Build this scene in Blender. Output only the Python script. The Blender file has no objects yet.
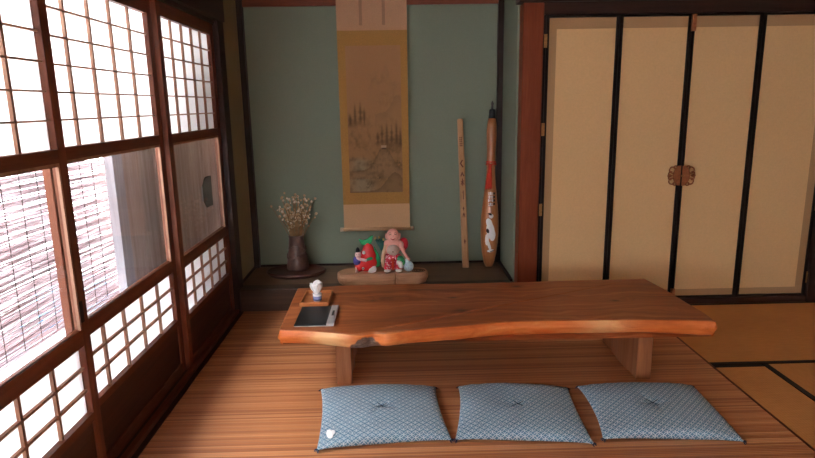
import bpy, bmesh, math, random
from mathutils import Vector, Matrix, noise
random.seed(7)
C = bpy.context.scene.collection
PI = math.pi

# ------------------------------------------------------------------ materials
def new_mat(name):
    m = bpy.data.materials.new(name); m.use_nodes = True
    nt = m.node_tree; nt.nodes.clear()
    out = nt.nodes.new('ShaderNodeOutputMaterial')
    return m, nt, out

def N(nt, typ, **kw):
    n = nt.nodes.new(typ)
    for k, v in kw.items():
        if k.startswith('i_'):
            n.inputs[k[2:].replace('_', ' ')].default_value = v
        else:
            setattr(n, k, v)
    return n

def math_node(nt, op, a, b=None, clamp=False):
    n = nt.nodes.new('ShaderNodeMath'); n.operation = op; n.use_clamp = clamp
    for i, v in enumerate((a, b)):
        if v is None: continue
        if isinstance(v, (int, float)): n.inputs[i].default_value = v
        else: nt.links.new(v, n.inputs[i])
    return n.outputs[0]

def ramp(nt, fac, stops):
    r = nt.nodes.new('ShaderNodeValToRGB')
    el = r.color_ramp.elements
    while len(el) < len(stops): el.new(0.5)
    for e, (p, c) in zip(el, stops):
        e.position = p; e.color = (c[0], c[1], c[2], 1)
    nt.links.new(fac, r.inputs[0])
    return r.outputs[0]

def mixc(nt, fac, a, b, mode='MIX'):
    n = nt.nodes.new('ShaderNodeMix'); n.data_type = 'RGBA'; n.blend_type = mode
    for sock, v in ((n.inputs[0], fac), (n.inputs[6], a), (n.inputs[7], b)):
        if isinstance(v, (int, float)): sock.default_value = v
        elif isinstance(v, tuple): sock.default_value = (v[0], v[1], v[2], 1)
        else: nt.links.new(v, sock)
    return n.outputs[2]

def coords(nt, scale=(1, 1, 1), rot=(0, 0, 0), loc=(0, 0, 0)):
    tc = nt.nodes.new('ShaderNodeTexCoord')
    mp = nt.nodes.new('ShaderNodeMapping')
    mp.inputs['Scale'].default_value = scale; mp.inputs['Rotation'].default_value = rot
    mp.inputs['Location'].default_value = loc
    nt.links.new(tc.outputs['Object'], mp.inputs['Vector'])
    return mp.outputs[0]

def noise_tex(nt, vec, scale, detail=4, rough=0.55, dist=0.0):
    n = nt.nodes.new('ShaderNodeTexNoise')
    n.inputs['Scale'].default_value = scale; n.inputs['Detail'].default_value = detail
    n.inputs['Roughness'].default_value = rough; n.inputs['Distortion'].default_value = dist
    nt.links.new(vec, n.inputs['Vector'])
    return n.outputs[0]

def principled(nt, out, color, rough=0.5, spec=0.5, height=None, bump=0.2, bdist=0.002, metallic=0.0, coat=0.0, sheen=0.0):
    b = nt.nodes.new('ShaderNodeBsdfPrincipled')
    if isinstance(color, tuple): b.inputs['Base Color'].default_value = (*color, 1)
    else: nt.links.new(color, b.inputs['Base Color'])
    if isinstance(rough, (int, float)): b.inputs['Roughness'].default_value = rough
    else: nt.links.new(rough, b.inputs['Roughness'])
    b.inputs['Specular IOR Level'].default_value = spec
    b.inputs['Metallic'].default_value = metallic
    b.inputs['Coat Weight'].default_value = coat; b.inputs['Coat Roughness'].default_value = 0.12
    b.inputs['Sheen Weight'].default_value = sheen
    if height is not None:
        bp = nt.nodes.new('ShaderNodeBump'); bp.inputs['Strength'].default_value = bump
        bp.inputs['Distance'].default_value = bdist
        nt.links.new(height, bp.inputs['Height']); nt.links.new(bp.outputs[0], b.inputs['Normal'])
    nt.links.new(b.outputs[0], out.inputs[0])
    return b

def plain(name, col, rough=0.6, var=0.12, scale=30, spec=0.4, bump=0.1, metallic=0.0, sheen=0.0, coat=0.0):
    m, nt, out = new_mat(name)
    n = noise_tex(nt, coords(nt), scale, 5, 0.6)
    lo = tuple(max(0, c * (1 - var)) for c in col); hi = tuple(min(1, c * (1 + var)) for c in col)
    principled(nt, out, ramp(nt, n, [(0.3, lo), (0.7, hi)]), rough, spec, n, bump, 0.002, metallic, coat, sheen)
    return m

def wood(name, dark, mid, light, axis='z', scale=1.0, rough=0.45, spec=0.4, coat=0.0, bump=0.12):
    m, nt, out = new_mat(name)
    s = {'x': (0.6, 9, 9), 'y': (9, 0.6, 9), 'z': (9, 9, 0.6)}[axis]
    v = coords(nt, tuple(k * scale for k in s))
    n1 = noise_tex(nt, v, 2.2, 6, 0.62, 0.6)
    n2 = noise_tex(nt, v, 14, 3, 0.5)
    h = math_node(nt, 'ADD', math_node(nt, 'MULTIPLY', n1, 0.75), math_node(nt, 'MULTIPLY', n2, 0.25))
    col = ramp(nt, h, [(0.32, dark), (0.5, mid), (0.68, light)])
    principled(nt, out, col, rough, spec, h, bump, 0.002, 0, coat)
    return m

M = {}
M['red_wood'] = wood('red_brown_wood', (0.085, 0.022, 0.010), (0.17, 0.047, 0.020), (0.25, 0.075, 0.032), 'z', 1.0, 0.5, 0.3)
M['red_wood_y'] = wood('red_brown_rail_wood', (0.085, 0.022, 0.010), (0.15, 0.042, 0.018), (0.22, 0.066, 0.028), 'y', 1.0, 0.5, 0.3)
M['lattice'] = wood('lattice_wood', (0.26, 0.135, 0.085), (0.37, 0.20, 0.13), (0.45, 0.26, 0.17), 'z', 1.5, 0.6, 0.2)
M['dark_wood'] = wood('dark_stained_wood', (0.016, 0.007, 0.005), (0.032, 0.013, 0.009), (0.05, 0.02, 0.013), 'z', 1.0, 0.5, 0.3)
M['dark_wood_y'] = wood('dark_stained_beam', (0.016, 0.007, 0.005), (0.034, 0.013, 0.009), (0.055, 0.021, 0.014), 'y', 1.0, 0.5, 0.3)
M['dark_wood_x'] = wood('dark_stained_lintel', (0.018, 0.007, 0.005), (0.034, 0.012, 0.008), (0.055, 0.02, 0.013), 'x', 1.0, 0.5, 0.3)
M['board_y'] = wood('kick_board_wood', (0.035, 0.012, 0.007), (0.062, 0.021, 0.012), (0.09, 0.031, 0.017), 'y', 0.7, 0.5, 0.3)
M['pillar'] = wood('pillar_wood', (0.15, 0.030, 0.011), (0.20, 0.043, 0.016), (0.26, 0.062, 0.024), 'z', 0.8, 0.55, 0.2)
M['beam_red'] = wood('alcove_beam_wood', (0.14, 0.035, 0.016), (0.20, 0.05, 0.022), (0.26, 0.07, 0.03), 'x', 0.8, 0.45, 0.3)
M['gamachi'] = wood('alcove_sill_wood', (0.035, 0.018, 0.012), (0.065, 0.033, 0.021), (0.10, 0.052, 0.034), 'x', 0.8, 0.4, 0.4)
M['alcove_floor'] = wood('alcove_floor_wood', (0.13, 0.078, 0.05), (0.19, 0.115, 0.072), (0.25, 0.155, 0.10), 'x', 0.5, 0.45, 0.35)
M['slab'] = wood('figurine_base_wood', (0.34, 0.16, 0.08), (0.55, 0.30, 0.165), (0.70, 0.43, 0.26), 'x', 1.4, 0.5, 0.3)
M['bark'] = wood('bark_edge', (0.07, 0.035, 0.022), (0.14, 0.075, 0.045), (0.24, 0.13, 0.08), 'x', 2.5, 0.8, 0.2, bump=0.6)
M['stand'] = wood('vase_stand_wood', (0.05, 0.018, 0.013), (0.085, 0.032, 0.022), (0.13, 0.05, 0.034), 'x', 1.2, 0.35, 0.4)
M['stick'] = wood('pale_stick_wood', (0.40, 0.20, 0.09), (0.52, 0.28, 0.13), (0.62, 0.36, 0.18), 'z', 1.6, 0.5, 0.3)
M['club'] = wood('orange_club_wood', (0.40, 0.13, 0.045), (0.52, 0.19, 0.065), (0.62, 0.25, 0.09), 'z', 1.0, 0.33, 0.5, coat=0.3)
M['shutter'] = wood('weathered_shutter', (0.42, 0.315, 0.275), (0.58, 0.46, 0.41), (0.72, 0.60, 0.55), 'z', 0.8, 0.85, 0.15, bump=0.4)
M['shutter_pale'] = wood('weathered_pale_board', (0.40, 0.37, 0.39), (0.50, 0.47, 0.50), (0.60, 0.57, 0.60), 'z', 0.8, 0.85, 0.15)
M['tray'] = wood('tray_wood', (0.36, 0.11, 0.03), (0.50, 0.17, 0.05), (0.60, 0.23, 0.08), 'x', 1.8, 0.4, 0.4, coat=0.2)
M['leg_wood'] = wood('table_leg_wood', (0.24, 0.085, 0.036), (0.36, 0.135, 0.056), (0.46, 0.19, 0.085), 'z', 1.2, 0.4, 0.4)
M['lacquer'] = plain('black_lacquer', (0.012, 0.006, 0.005), 0.5, 0.1, 20, 0.2, 0.0)
M['copper'] = plain('copper_fitting', (0.42, 0.16, 0.075), 0.42, 0.25, 90, 0.5, 0.3, metallic=0.75)
M['brass'] = plain('aged_brass', (0.40, 0.20, 0.07), 0.45, 0.25, 90, 0.5, 0.3, metallic=0.6)
M['wall_green'] = plain('green_sand_plaster', (0.255, 0.300, 0.225), 0.92, 0.06, 260, 0.1, 0.25)
M['wall_ochre'] = plain('ochre_green_plaster', (0.36, 0.29, 0.185), 0.92, 0.06, 260, 0.1, 0.25)
M['wall_cream'] = plain('cream_plaster', (0.52, 0.42, 0.28), 0.92, 0.05, 200, 0.1, 0.2)
M['ceiling'] = wood('ceiling_boards', (0.20, 0.12, 0.07), (0.28, 0.17, 0.10), (0.34, 0.22, 0.13), 'x', 0.6, 0.6, 0.2)
M['fusuma'] = plain('cream_door_paper', (0.76, 0.505, 0.25), 0.85, 0.04, 90, 0.15, 0.1)
M['fusuma_border'] = plain('tan_door_border', (0.47, 0.29, 0.145), 0.85, 0.1, 220, 0.15, 0.2)
M['floor'] = plain('floor_boards', (0.16, 0.10, 0.06), 0.8, 0.1, 20)
M['heri'] = plain('dark_border_cloth', (0.020, 0.013, 0.010), 0.8, 0.25, 300)
M['black'] = plain('matte_black', (0.012, 0.012, 0.013), 0.35, 0.1, 60)
M['metal_grey'] = plain('brushed_grey_metal', (0.55, 0.54, 0.53), 0.4, 0.08, 60, metallic=0.4)
M['dark_metal'] = plain('dark_grey_metal', (0.09, 0.085, 0.085), 0.45, 0.1, 60, metallic=0.5)
M['napkin'] = plain('white_napkin', (0.95, 0.94, 0.94), 0.85, 0.04, 60)
M['cup_white'] = plain('white_cup', (0.80, 0.80, 0.84), 0.25, 0.03, 40)
M['cup_blue'] = plain('blue_cup_band', (0.18, 0.22, 0.42), 0.25, 0.2, 120)
M['vase'] = plain('dark_brown_glaze', (0.12, 0.062, 0.048), 0.38, 0.45, 16, 0.5, 0.25)
M['stem'] = plain('dry_stem', (0.34, 0.19, 0.085), 0.9, 0.25, 40)
M['seed'] = plain('dry_seed_head', (0.58, 0.40, 0.24), 0.9, 0.25, 60)
M['seed_pale'] = plain('pale_dry_flower', (0.74, 0.60, 0.45), 0.9, 0.2, 60)
M['scroll_tan'] = plain('scroll_tan_silk', (0.66, 0.415, 0.225), 0.85, 0.06, 160, 0.15, 0.15)
M['scroll_pink'] = plain('scroll_rose_silk', (0.62, 0.365, 0.215), 0.85, 0.07, 160, 0.15, 0.15)
M['scroll_gold'] = plain('scroll_gold_brocade', (0.45, 0.235, 0.055), 0.6, 0.2, 240, 0.3, 0.3)
M['ribbon'] = plain('scroll_ribbon', (0.42, 0.235, 0.13), 0.8, 0.1, 120)
M['scroll_rod'] = plain('scroll_rod_ivory', (0.62, 0.47, 0.31), 0.45, 0.05, 40)
M['red'] = plain('red_glaze', (0.74, 0.028, 0.032), 0.22, 0.06, 30, 0.5, 0.0, coat=0.4)
M['red_cloth'] = plain('red_paint', (0.50, 0.025, 0.045), 0.35, 0.06, 30)
M['green'] = plain('green_glaze', (0.035, 0.37, 0.14), 0.25, 0.15, 30, coat=0.3)
M['dark_green'] = plain('dark_green_paint', (0.03, 0.11, 0.085), 0.4, 0.2, 60)
M['skin'] = plain('pink_skin_paint', (0.92, 0.46, 0.37), 0.4, 0.05, 30)
M['skin_pale'] = plain('pale_skin_paint', (0.94, 0.70, 0.64), 0.4, 0.05, 30)
M['belly'] = plain('pale_belly_paint', (0.66, 0.50, 0.41), 0.4, 0.12, 60)
M['sleeve'] = plain('cream_sleeve_paint', (0.76, 0.52, 0.33), 0.4, 0.08, 30)
M['blue_paint'] = plain('blue_paint', (0.10, 0.10, 0.44), 0.35, 0.1, 30)
M['pale_blue'] = plain('pale_blue_paint', (0.50, 0.72, 0.82), 0.35, 0.1, 60)
M['white_paint'] = plain('white_paint', (0.92, 0.90, 0.88), 0.35, 0.04, 30)
M['gold_paint'] = plain('gold_paint', (0.60, 0.40, 0.14), 0.35, 0.1, 30)
M['ink'] = plain('dark_ink', (0.03, 0.017, 0.012), 0.7, 0.1, 60)
M['brown_ink'] = plain('brown_ink', (0.13, 0.040, 0.022), 0.7, 0.1, 60)
M['tassel_red'] = plain('red_tassel_thread', (0.62, 0.045, 0.018), 0.7, 0.2, 200)
M['navy'] = plain('navy_thread', (0.020, 0.030, 0.060), 0.85, 0.3, 200)
M['gravel'] = plain('pale_gravel', (0.70, 0.70, 0.70), 0.95, 0.12, 40, 0.1, 0.4)
M['concrete'] = plain('pale_concrete', (0.60, 0.66, 0.72), 0.9, 0.06, 20, 0.1, 0.2)
M['sheet_blue'] = plain('pale_blue_plastic', (0.22, 0.46, 0.66), 0.4, 0.25, 8)
M['leaf'] = plain('grey_green_leaf', (0.075, 0.11, 0.085), 0.6, 0.35, 60)
M['white_wall'] = plain('white_outer_wall', (0.75, 0.75, 0.74), 0.9, 0.04, 20)
M['cord'] = plain('blind_cord', (0.10, 0.08, 0.075), 0.9, 0.1, 60)

def make_paper():
    m, nt, out = new_mat('shoji_paper')
    n = noise_tex(nt, coords(nt), 60, 4)
    c = ramp(nt, n, [(0.3, (0.84, 0.84, 0.85)), (0.7, (0.90, 0.90, 0.90))])
    d = N(nt, 'ShaderNodeBsdfDiffuse'); t = N(nt, 'ShaderNodeBsdfTranslucent'); mx = N(nt, 'ShaderNodeMixShader')
    mx.inputs[0].default_value = 0.62
    for s in (d, t): nt.links.new(c, s.inputs['Color'])
    nt.links.new(d.outputs[0], mx.inputs[1]); nt.links.new(t.outputs[0], mx.inputs[2]); nt.links.new(mx.outputs[0], out.inputs[0])
    return m
M['paper'] = make_paper()

def make_glass():
    m, nt, out = new_mat('window_glass')
    lw = N(nt, 'ShaderNodeLayerWeight'); lw.inputs[0].default_value = 0.5
    fac = math_node(nt, 'ADD', 0.03, math_node(nt, 'MULTIPLY', math_node(nt, 'POWER', lw.outputs['Facing'], 4.0), 0.55), True)
    n = noise_tex(nt, coords(nt), 2.0, 2)
    tint = ramp(nt, n, [(0.3, (0.93, 0.95, 0.97)), (0.7, (0.97, 0.98, 0.99))])
    t = N(nt, 'ShaderNodeBsdfTransparent'); g = N(nt, 'ShaderNodeBsdfGlossy'); g.inputs['Roughness'].default_value = 0.03
    nt.links.new(tint, t.inputs['Color'])
    mx = N(nt, 'ShaderNodeMixShader')
    nt.links.new(fac, mx.inputs[0]); nt.links.new(t.outputs[0], mx.inputs[1]); nt.links.new(g.outputs[0], mx.inputs[2])
    nt.links.new(mx.outputs[0], out.inputs[0])
    return m
M['glass'] = make_glass()

def make_reed():
    m, nt, out = new_mat('dry_reed')
    n = noise_tex(nt, coords(nt, (1, 1.5, 60)), 2.0, 4)
    c = ramp(nt, n, [(0.3, (0.30, 0.22, 0.22)), (0.52, (0.55, 0.47, 0.48)), (0.75, (0.78, 0.72, 0.74))])
    d = N(nt, 'ShaderNodeBsdfDiffuse'); t = N(nt, 'ShaderNodeBsdfTranslucent'); mx = N(nt, 'ShaderNodeMixShader')
    mx.inputs[0].default_value = 0.72
    for s in (d, t): nt.links.new(c, s.inputs['Color'])
    nt.links.new(d.outputs[0], mx.inputs[1]); nt.links.new(t.outputs[0], mx.inputs[2]); nt.links.new(mx.outputs[0], out.inputs[0])
    return m
M['reed'] = make_reed()

def make_carpet():
    m, nt, out = new_mat('split_bamboo_carpet')
    tc = N(nt, 'ShaderNodeTexCoord'); sep = N(nt, 'ShaderNodeSeparateXYZ')
    nt.links.new(tc.outputs['Object'], sep.inputs[0])
    x, y = sep.outputs[0], sep.outputs[1]
    s = math_node(nt, 'DIVIDE', y, 0.0105)
    idx = math_node(nt, 'FLOOR', s); fr = math_node(nt, 'FRACT', s)
    wn = N(nt, 'ShaderNodeTexWhiteNoise', noise_dimensions='1D'); nt.links.new(idx, wn.inputs['W'])
    # slow variation between groups of slats, plus grain along each slat
    cx = N(nt, 'ShaderNodeCombineXYZ')
    nt.links.new(math_node(nt, 'ADD', math_node(nt, 'MULTIPLY', x, 1.3), math_node(nt, 'MULTIPLY', wn.outputs[0], 37.0)), cx.inputs[0])
    nt.links.new(math_node(nt, 'MULTIPLY', y, 22.0), cx.inputs[1])
    g = noise_tex(nt, cx.outputs[0], 2.0, 4, 0.6)
    grp = noise_tex(nt, coords(nt, (0.25, 16, 1)), 1.4, 3, 0.6)
    t = math_node(nt, 'ADD', math_node(nt, 'MULTIPLY', wn.outputs[0], 0.40), math_node(nt, 'ADD', math_node(nt, 'MULTIPLY', g, 0.30), math_node(nt, 'MULTIPLY', grp, 0.36)))
    col = ramp(nt, t, [(0.24, (0.34, 0.100, 0.036)), (0.5, (0.56, 0.205, 0.076)), (0.78, (0.72, 0.335, 0.150))])
    edge = math_node(nt, 'ABSOLUTE', math_node(nt, 'SUBTRACT', fr, 0.5))
    gap = math_node(nt, 'GREATER_THAN', edge, 0.43)
    col = mixc(nt, math_node(nt, 'MULTIPLY', gap, 0.5), col, (0.07, 0.024, 0.012))
    hgt = math_node(nt, 'SUBTRACT', 1.0, math_node(nt, 'POWER', math_node(nt, 'MULTIPLY', edge, 2.0), 3.0))
    rough = math_node(nt, 'ADD', 0.34, math_node(nt, 'MULTIPLY', g, 0.2))
    principled(nt, out, col, rough, 0.4, hgt, 0.45, 0.003)
    return m
M['carpet'] = make_carpet()

def make_tatami(axis):
    m, nt, out = new_mat('tatami_straw_' + axis)
    tc = N(nt, 'ShaderNodeTexCoord'); sep = N(nt, 'ShaderNodeSeparateXYZ')
    nt.links.new(tc.outputs['Object'], sep.inputs[0])
    a = sep.outputs[0] if axis == 'x' else sep.outputs[1]
    w = math_node(nt, 'SINE', math_node(nt, 'MULTIPLY', a, 2 * PI / 0.012))
    n = noise_tex(nt, coords(nt, (4, 40, 1) if axis == 'x' else (40, 4, 1)), 4, 4)
    n2 = noise_tex(nt, coords(nt), 2.5, 3)
    t = math_node(nt, 'ADD', math_node(nt, 'MULTIPLY', n, 0.5), math_node(nt, 'ADD', math_node(nt, 'MULTIPLY', n2, 0.4), math_node(nt, 'MULTIPLY', w, 0.05)))
    col = ramp(nt, t, [(0.3, (0.58, 0.245, 0.072)), (0.65, (0.74, 0.345, 0.110))])
    principled(nt, out, col, 0.6, 0.3, w, 0.15, 0.002)
    return m
M['tatami_x'] = make_tatami('x'); M['tatami_y'] = make_tatami('y')

def make_shippo():
    # interlocking circles in white thread on indigo cotton
    m, nt, out = new_mat('indigo_interlocking_circle_cotton')
    S = 0.0215
    tc = N(nt, 'ShaderNodeTexCoord'); sep = N(nt, 'ShaderNodeSeparateXYZ')
    mp = N(nt, 'ShaderNodeMapping'); mp.inputs['Rotation'].default_value = (0, 0, PI / 4)
    s0 = N(nt, 'ShaderNodeSeparateXYZ'); c0 = N(nt, 'ShaderNodeCombineXYZ'); nt.links.new(tc.outputs['Object'], s0.inputs[0])
    nt.links.new(s0.outputs[0], c0.inputs[0]); nt.links.new(math_node(nt, 'ADD', s0.outputs[1], s0.outputs[2]), c0.inputs[1])   # cloth runs on over the front side
    nt.links.new(c0.outputs[0], mp.inputs[0]); nt.links.new(mp.outputs[0], sep.inputs[0])
    fx = math_node(nt, 'FRACT', math_node(nt, 'ADD', math_node(nt, 'DIVIDE', sep.outputs[0], S), 100.0))
    fy = math_node(nt, 'FRACT', math_node(nt, 'ADD', math_node(nt, 'DIVIDE', sep.outputs[1], S), 100.0))
    best = None
    for cx in (0, 1):
        for cy in (0, 1):
            dx = math_node(nt, 'SUBTRACT', fx, float(cx)); dy = math_node(nt, 'SUBTRACT', fy, float(cy))
            d = math_node(nt, 'SQRT', math_node(nt, 'ADD', math_node(nt, 'MULTIPLY', dx, dx), math_node(nt, 'MULTIPLY', dy, dy)))
            e = math_node(nt, 'ABSOLUTE', math_node(nt, 'SUBTRACT', d, 0.7071))
            best = e if best is None else math_node(nt, 'MINIMUM', best, e)
    line = math_node(nt, 'SUBTRACT', 1.0, math_node(nt, 'DIVIDE', best, 0.07), True)
    line = math_node(nt, 'MULTIPLY', line, 1.7, True)
    # broken stitches
    st = noise_tex(nt, coords(nt), 150, 2)
    line = math_node(nt, 'MULTIPLY', line, math_node(nt, 'ADD', 0.35, st, True))
    n = noise_tex(nt, coords(nt), 12, 3)
    base = ramp(nt, n, [(0.3, (0.085, 0.190, 0.285)), (0.7, (0.120, 0.255, 0.360))])
    col = mixc(nt, line, base, (0.70, 0.79, 0.83))
    principled(nt, out, col, 0.85, 0.2, line, 0.3, 0.0015, sheen=0.15)
    return m
M['shippo'] = make_shippo()

def make_trousers():
    m, nt, out = new_mat('red_white_dotted_paint')
    v = N(nt, 'ShaderNodeTexVoronoi'); v.inputs['Scale'].default_value = 85
    nt.links.new(coords(nt), v.inputs['Vector'])
    col = ramp(nt, v.outputs['Distance'], [(0.30, (0.85, 0.72, 0.70)), (0.38, (0.68, 0.03, 0.07))])
    principled(nt, out, col, 0.3, 0.5)
    return m
M['dotted'] = make_trousers()

KNOTS = [(-0.55, 0.06, 0.05), (-0.15, 0.08, 0.05), (-0.13, -0.11, 0.09), (0.20, 0.24, 0.06), (0.63, -0.02, 0.05)]
def make_tabletop(name, edge):
    m, nt, out = new_mat(name)
    tc = N(nt, 'ShaderNodeTexCoord'); sep = N(nt, 'ShaderNodeSeparateXYZ')
    nt.links.new(tc.outputs['Object'], sep.inputs[0])
    x, y = sep.outputs[0], sep.outputs[1]
    w = noise_tex(nt, coords(nt, (1.1, 2.2, 2.2)), 1.6, 3)
    yy = math_node(nt, 'ADD', y, math_node(nt, 'MULTIPLY', w, 0.30))
    dark = None
    for kx, ky, r in KNOTS:
        dx = math_node(nt, 'MULTIPLY', math_node(nt, 'SUBTRACT', x, kx), 0.55); dy = math_node(nt, 'SUBTRACT', y, ky)
        d2 = math_node(nt, 'ADD', math_node(nt, 'MULTIPLY', dx, dx), math_node(nt, 'MULTIPLY', dy, dy))
        b = math_node(nt, 'DIVIDE', r * r * 0.18, math_node(nt, 'ADD', d2, r * r * 0.18))
        yy = math_node(nt, 'ADD', yy, math_node(nt, 'MULTIPLY', b, 0.055))
        b4 = math_node(nt, 'POWER', b, 3.0)
        dark = b4 if dark is None else math_node(nt, 'ADD', dark, b4, True)
    cx = N(nt, 'ShaderNodeCombineXYZ')
    nt.links.new(math_node(nt, 'MULTIPLY', x, 0.9), cx.inputs[0]); nt.links.new(math_node(nt, 'MULTIPLY', yy, 26.0), cx.inputs[1])
    if edge: nt.links.new(math_node(nt, 'MULTIPLY', sep.outputs[2], 30.0), cx.inputs[2])
    n1 = noise_tex(nt, cx.outputs[0], 1.0, 5, 0.6)
    n2 = noise_tex(nt, coords(nt, (3, 70, 20)), 2.0, 3)
    big = noise_tex(nt, coords(nt, (0.8, 2.2, 2)), 1.7, 2)
    t = math_node(nt, 'ADD', math_node(nt, 'MULTIPLY', n1, 0.55), math_node(nt, 'ADD', math_node(nt, 'MULTIPLY', n2, 0.15), math_node(nt, 'MULTIPLY', big, 0.30)))
    if edge:
        col = ramp(nt, t, [(0.34, (0.44, 0.090, 0.018)), (0.5, (0.66, 0.165, 0.036)), (0.66, (0.78, 0.28, 0.08))])
    else:
        col = ramp(nt, t, [(0.36, (0.20, 0.050, 0.018)), (0.5, (0.38, 0.108, 0.034)), (0.62, (0.56, 0.205, 0.075))])
    if edge:
        # pale sapwood showing left of the bark hollow, and again near the right leg
        for px, pw, pk in ((-0.72, 0.085, 0.85), (0.50, 0.10, 0.55)):
            g = math_node(nt, 'DIVIDE', math_node(nt, 'SUBTRACT', x, px), pw)
            g = math_node(nt, 'POWER', 2.718, math_node(nt, 'MULTIPLY', math_node(nt, 'MULTIPLY', g, g), -1.0))
            g = math_node(nt, 'MULTIPLY', g, math_node(nt, 'MULTIPLY', n1, 1.8 * pk), True)
            col = mixc(nt, g, col, (0.86, 0.55, 0.26))
    if edge:
        q = math_node(nt, 'DIVIDE', math_node(nt, 'SUBTRACT', x, -0.565), 0.062)
        q = math_node(nt, 'MULTIPLY', math_node(nt, 'MULTIPLY', q, q), 0.03)
        jag = math_node(nt, 'MULTIPLY', math_node(nt, 'SUBTRACT', noise_tex(nt, coords(nt), 38, 3), 0.5), 0.03)
        lim = math_node(nt, 'ADD', math_node(nt, 'SUBTRACT', 0.303, q), jag)
        bk = math_node(nt, 'MULTIPLY', math_node(nt, 'SUBTRACT', lim, sep.outputs[2]), 160.0, True)
        bk = math_node(nt, 'MULTIPLY', bk, math_node(nt, 'LESS_THAN', y, 0.0))
        col = mixc(nt, bk, col, ramp(nt, noise_tex(nt, coords(nt, (1, 1, 4)), 60, 4), [(0.3, (0.075, 0.040, 0.028)), (0.6, (0.21, 0.125, 0.085)), (0.8, (0.34, 0.22, 0.15))]))
    col = mixc(nt, math_node(nt, 'MULTIPLY', dark, 0.85), col, (0.05, 0.02, 0.012))
    rough = math_node(nt, 'ADD', 0.32, math_node(nt, 'MULTIPLY', n2, 0.16))
    principled(nt, out, col, rough, 0.3, t, 0.12, 0.002, coat=0.03)
    return m
M['table_top'] = make_tabletop('live_edge_slab_wood', False)
M['table_edge'] = make_tabletop('live_edge_sapwood', True)

def make_painting():
    m, nt, out = new_mat('ink_landscape_on_silk')
    a = N(nt, 'ShaderNodeAttribute', attribute_name='ink')
    n = noise_tex(nt, coords(nt), 220, 3)
    g = ramp(nt, n, [(0.3, (0.90, 0.90, 0.90)), (0.7, (1.0, 1.0, 1.0))])
    principled(nt, out, mixc(nt, 1.0, a.outputs['Color'], g, 'MULTIPLY'), 0.8, 0.15)
    return m
M['painting'] = make_painting()

# ------------------------------------------------------------------ mesh helpers
def tag(o, label=None, cat=None, group=None, kind=None):
    if label: o['label'] = label
    if cat: o['category'] = cat
    if group: o['group'] = group
    if kind: o['kind'] = kind
    return o

def obj(name, bm, mats, parent=None, smooth=False, bevel=0.0, loc=None):
    me = bpy.data.meshes.new(name)
    bm.normal_update(); bm.to_mesh(me); bm.free()
    for m in (mats if isinstance(mats, (list, tuple)) else [mats]): me.materials.append(M[m])
    if smooth:
        for p in me.polygons: p.use_smooth = True
    o = bpy.data.objects.new(name, me); C.objects.link(o)
    if parent: o.parent = parent
    if loc: o.location = loc
    if bevel:
        b = o.modifiers.new('bevel', 'BEVEL'); b.width = bevel; b.segments = 2; b.limit_method = 'ANGLE'
    return o

def thing(name, label, cat, loc=(0, 0, 0), rotz=0.0, group=None, kind=None):
    o = bpy.data.objects.new(name, None); C.objects.link(o)
    o.empty_display_size = 0.05
    o.location = loc; o.rotation_euler = (0, 0, rotz)
    return tag(o, label, cat, group, kind)

def box(bm, x0, x1, y0, y1, z0, z1, mi=0):
    vs = [bm.verts.new((x, y, z)) for x in (x0, x1) for y in (y0, y1) for z in (z0, z1)]
    for f in ((0, 1, 3, 2), (4, 6, 7, 5), (0, 4, 5, 1), (2, 3, 7, 6), (0, 2, 6, 4), (1, 5, 7, 3)):
        bm.faces.new([vs[i] for i in f]).material_index = mi
    return vs

def BX(*boxes):
    bm = bmesh.new()
    for b in boxes: box(bm, *b)
    return bm

def tube(bm, pts, radii, seg=8, cap=True):
    rings = []
    pts = [Vector(p) for p in pts]
    if isinstance(radii, (int, float)): radii = [radii] * len(pts)
    for i, p in enumerate(pts):
        d = (pts[min(i + 1, len(pts) - 1)] - pts[max(i - 1, 0)]).normalized()
        a = Vector((0, 0, 1)) if abs(d.z) < 0.9 else Vector((1, 0, 0))
        u = d.cross(a).normalized(); v = d.cross(u).normalized()
        rings.append([bm.verts.new(p + (u * math.cos(2 * PI * k / seg) + v * math.sin(2 * PI * k / seg)) * radii[i]) for k in range(seg)])
    for r0, r1 in zip(rings, rings[1:]):
        for k in range(seg): bm.faces.new((r0[k], r0[(k + 1) % seg], r1[(k + 1) % seg], r1[k]))
    if cap:
        bm.faces.new(rings[0][::-1]); bm.faces.new(rings[-1])

def lathe(bm, prof, seg=32, cx=0, cy=0, sx=1, sy=1, cap=True):
    rings = [[bm.verts.new((cx + sx * r * math.cos(2 * PI * k / seg), cy + sy * r * math.sin(2 * PI * k / seg), z)) for k in range(seg)] for r, z in prof]
    for r0, r1 in zip(rings, rings[1:]):
        for k in range(seg): bm.faces.new((r0[k], r0[(k + 1) % seg], r1[(k + 1) % seg], r1[k]))
    if cap:
        bm.faces.new(rings[0][::-1]); bm.faces.new(rings[-1])

def ell(bm, c, r, rot=(0, 0, 0), seg=16, rings=10):
    from mathutils import Euler
    mtx = Matrix.Translation(c) @ Euler(rot).to_matrix().to_4x4() @ Matrix.Diagonal((r[0], r[1], r[2], 1))
    bmesh.ops.create_uvsphere(bm, u_segments=seg, v_segments=rings, radius=1.0, matrix=mtx)

def prism(bm, poly, y0, y1, axis='y'):
    """polygon in the plane across 'axis', given thickness along it"""
    def P(a, b, t):
        return {'y': (a, t, b), 'x': (t, a, b), 'z': (a, b, t)}[axis]
    f = [bm.verts.new(P(a, b, y0)) for a, b in poly]; g = [bm.verts.new(P(a, b, y1)) for a, b in poly]
    bm.faces.new(f); bm.faces.new(g[::-1])
    n = len(poly)
    for i in range(n): bm.faces.new((f[i], g[i], g[(i + 1) % n], f[(i + 1) % n]))
    bmesh.ops.recalc_face_normals(bm, faces=bm.faces)

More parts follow.
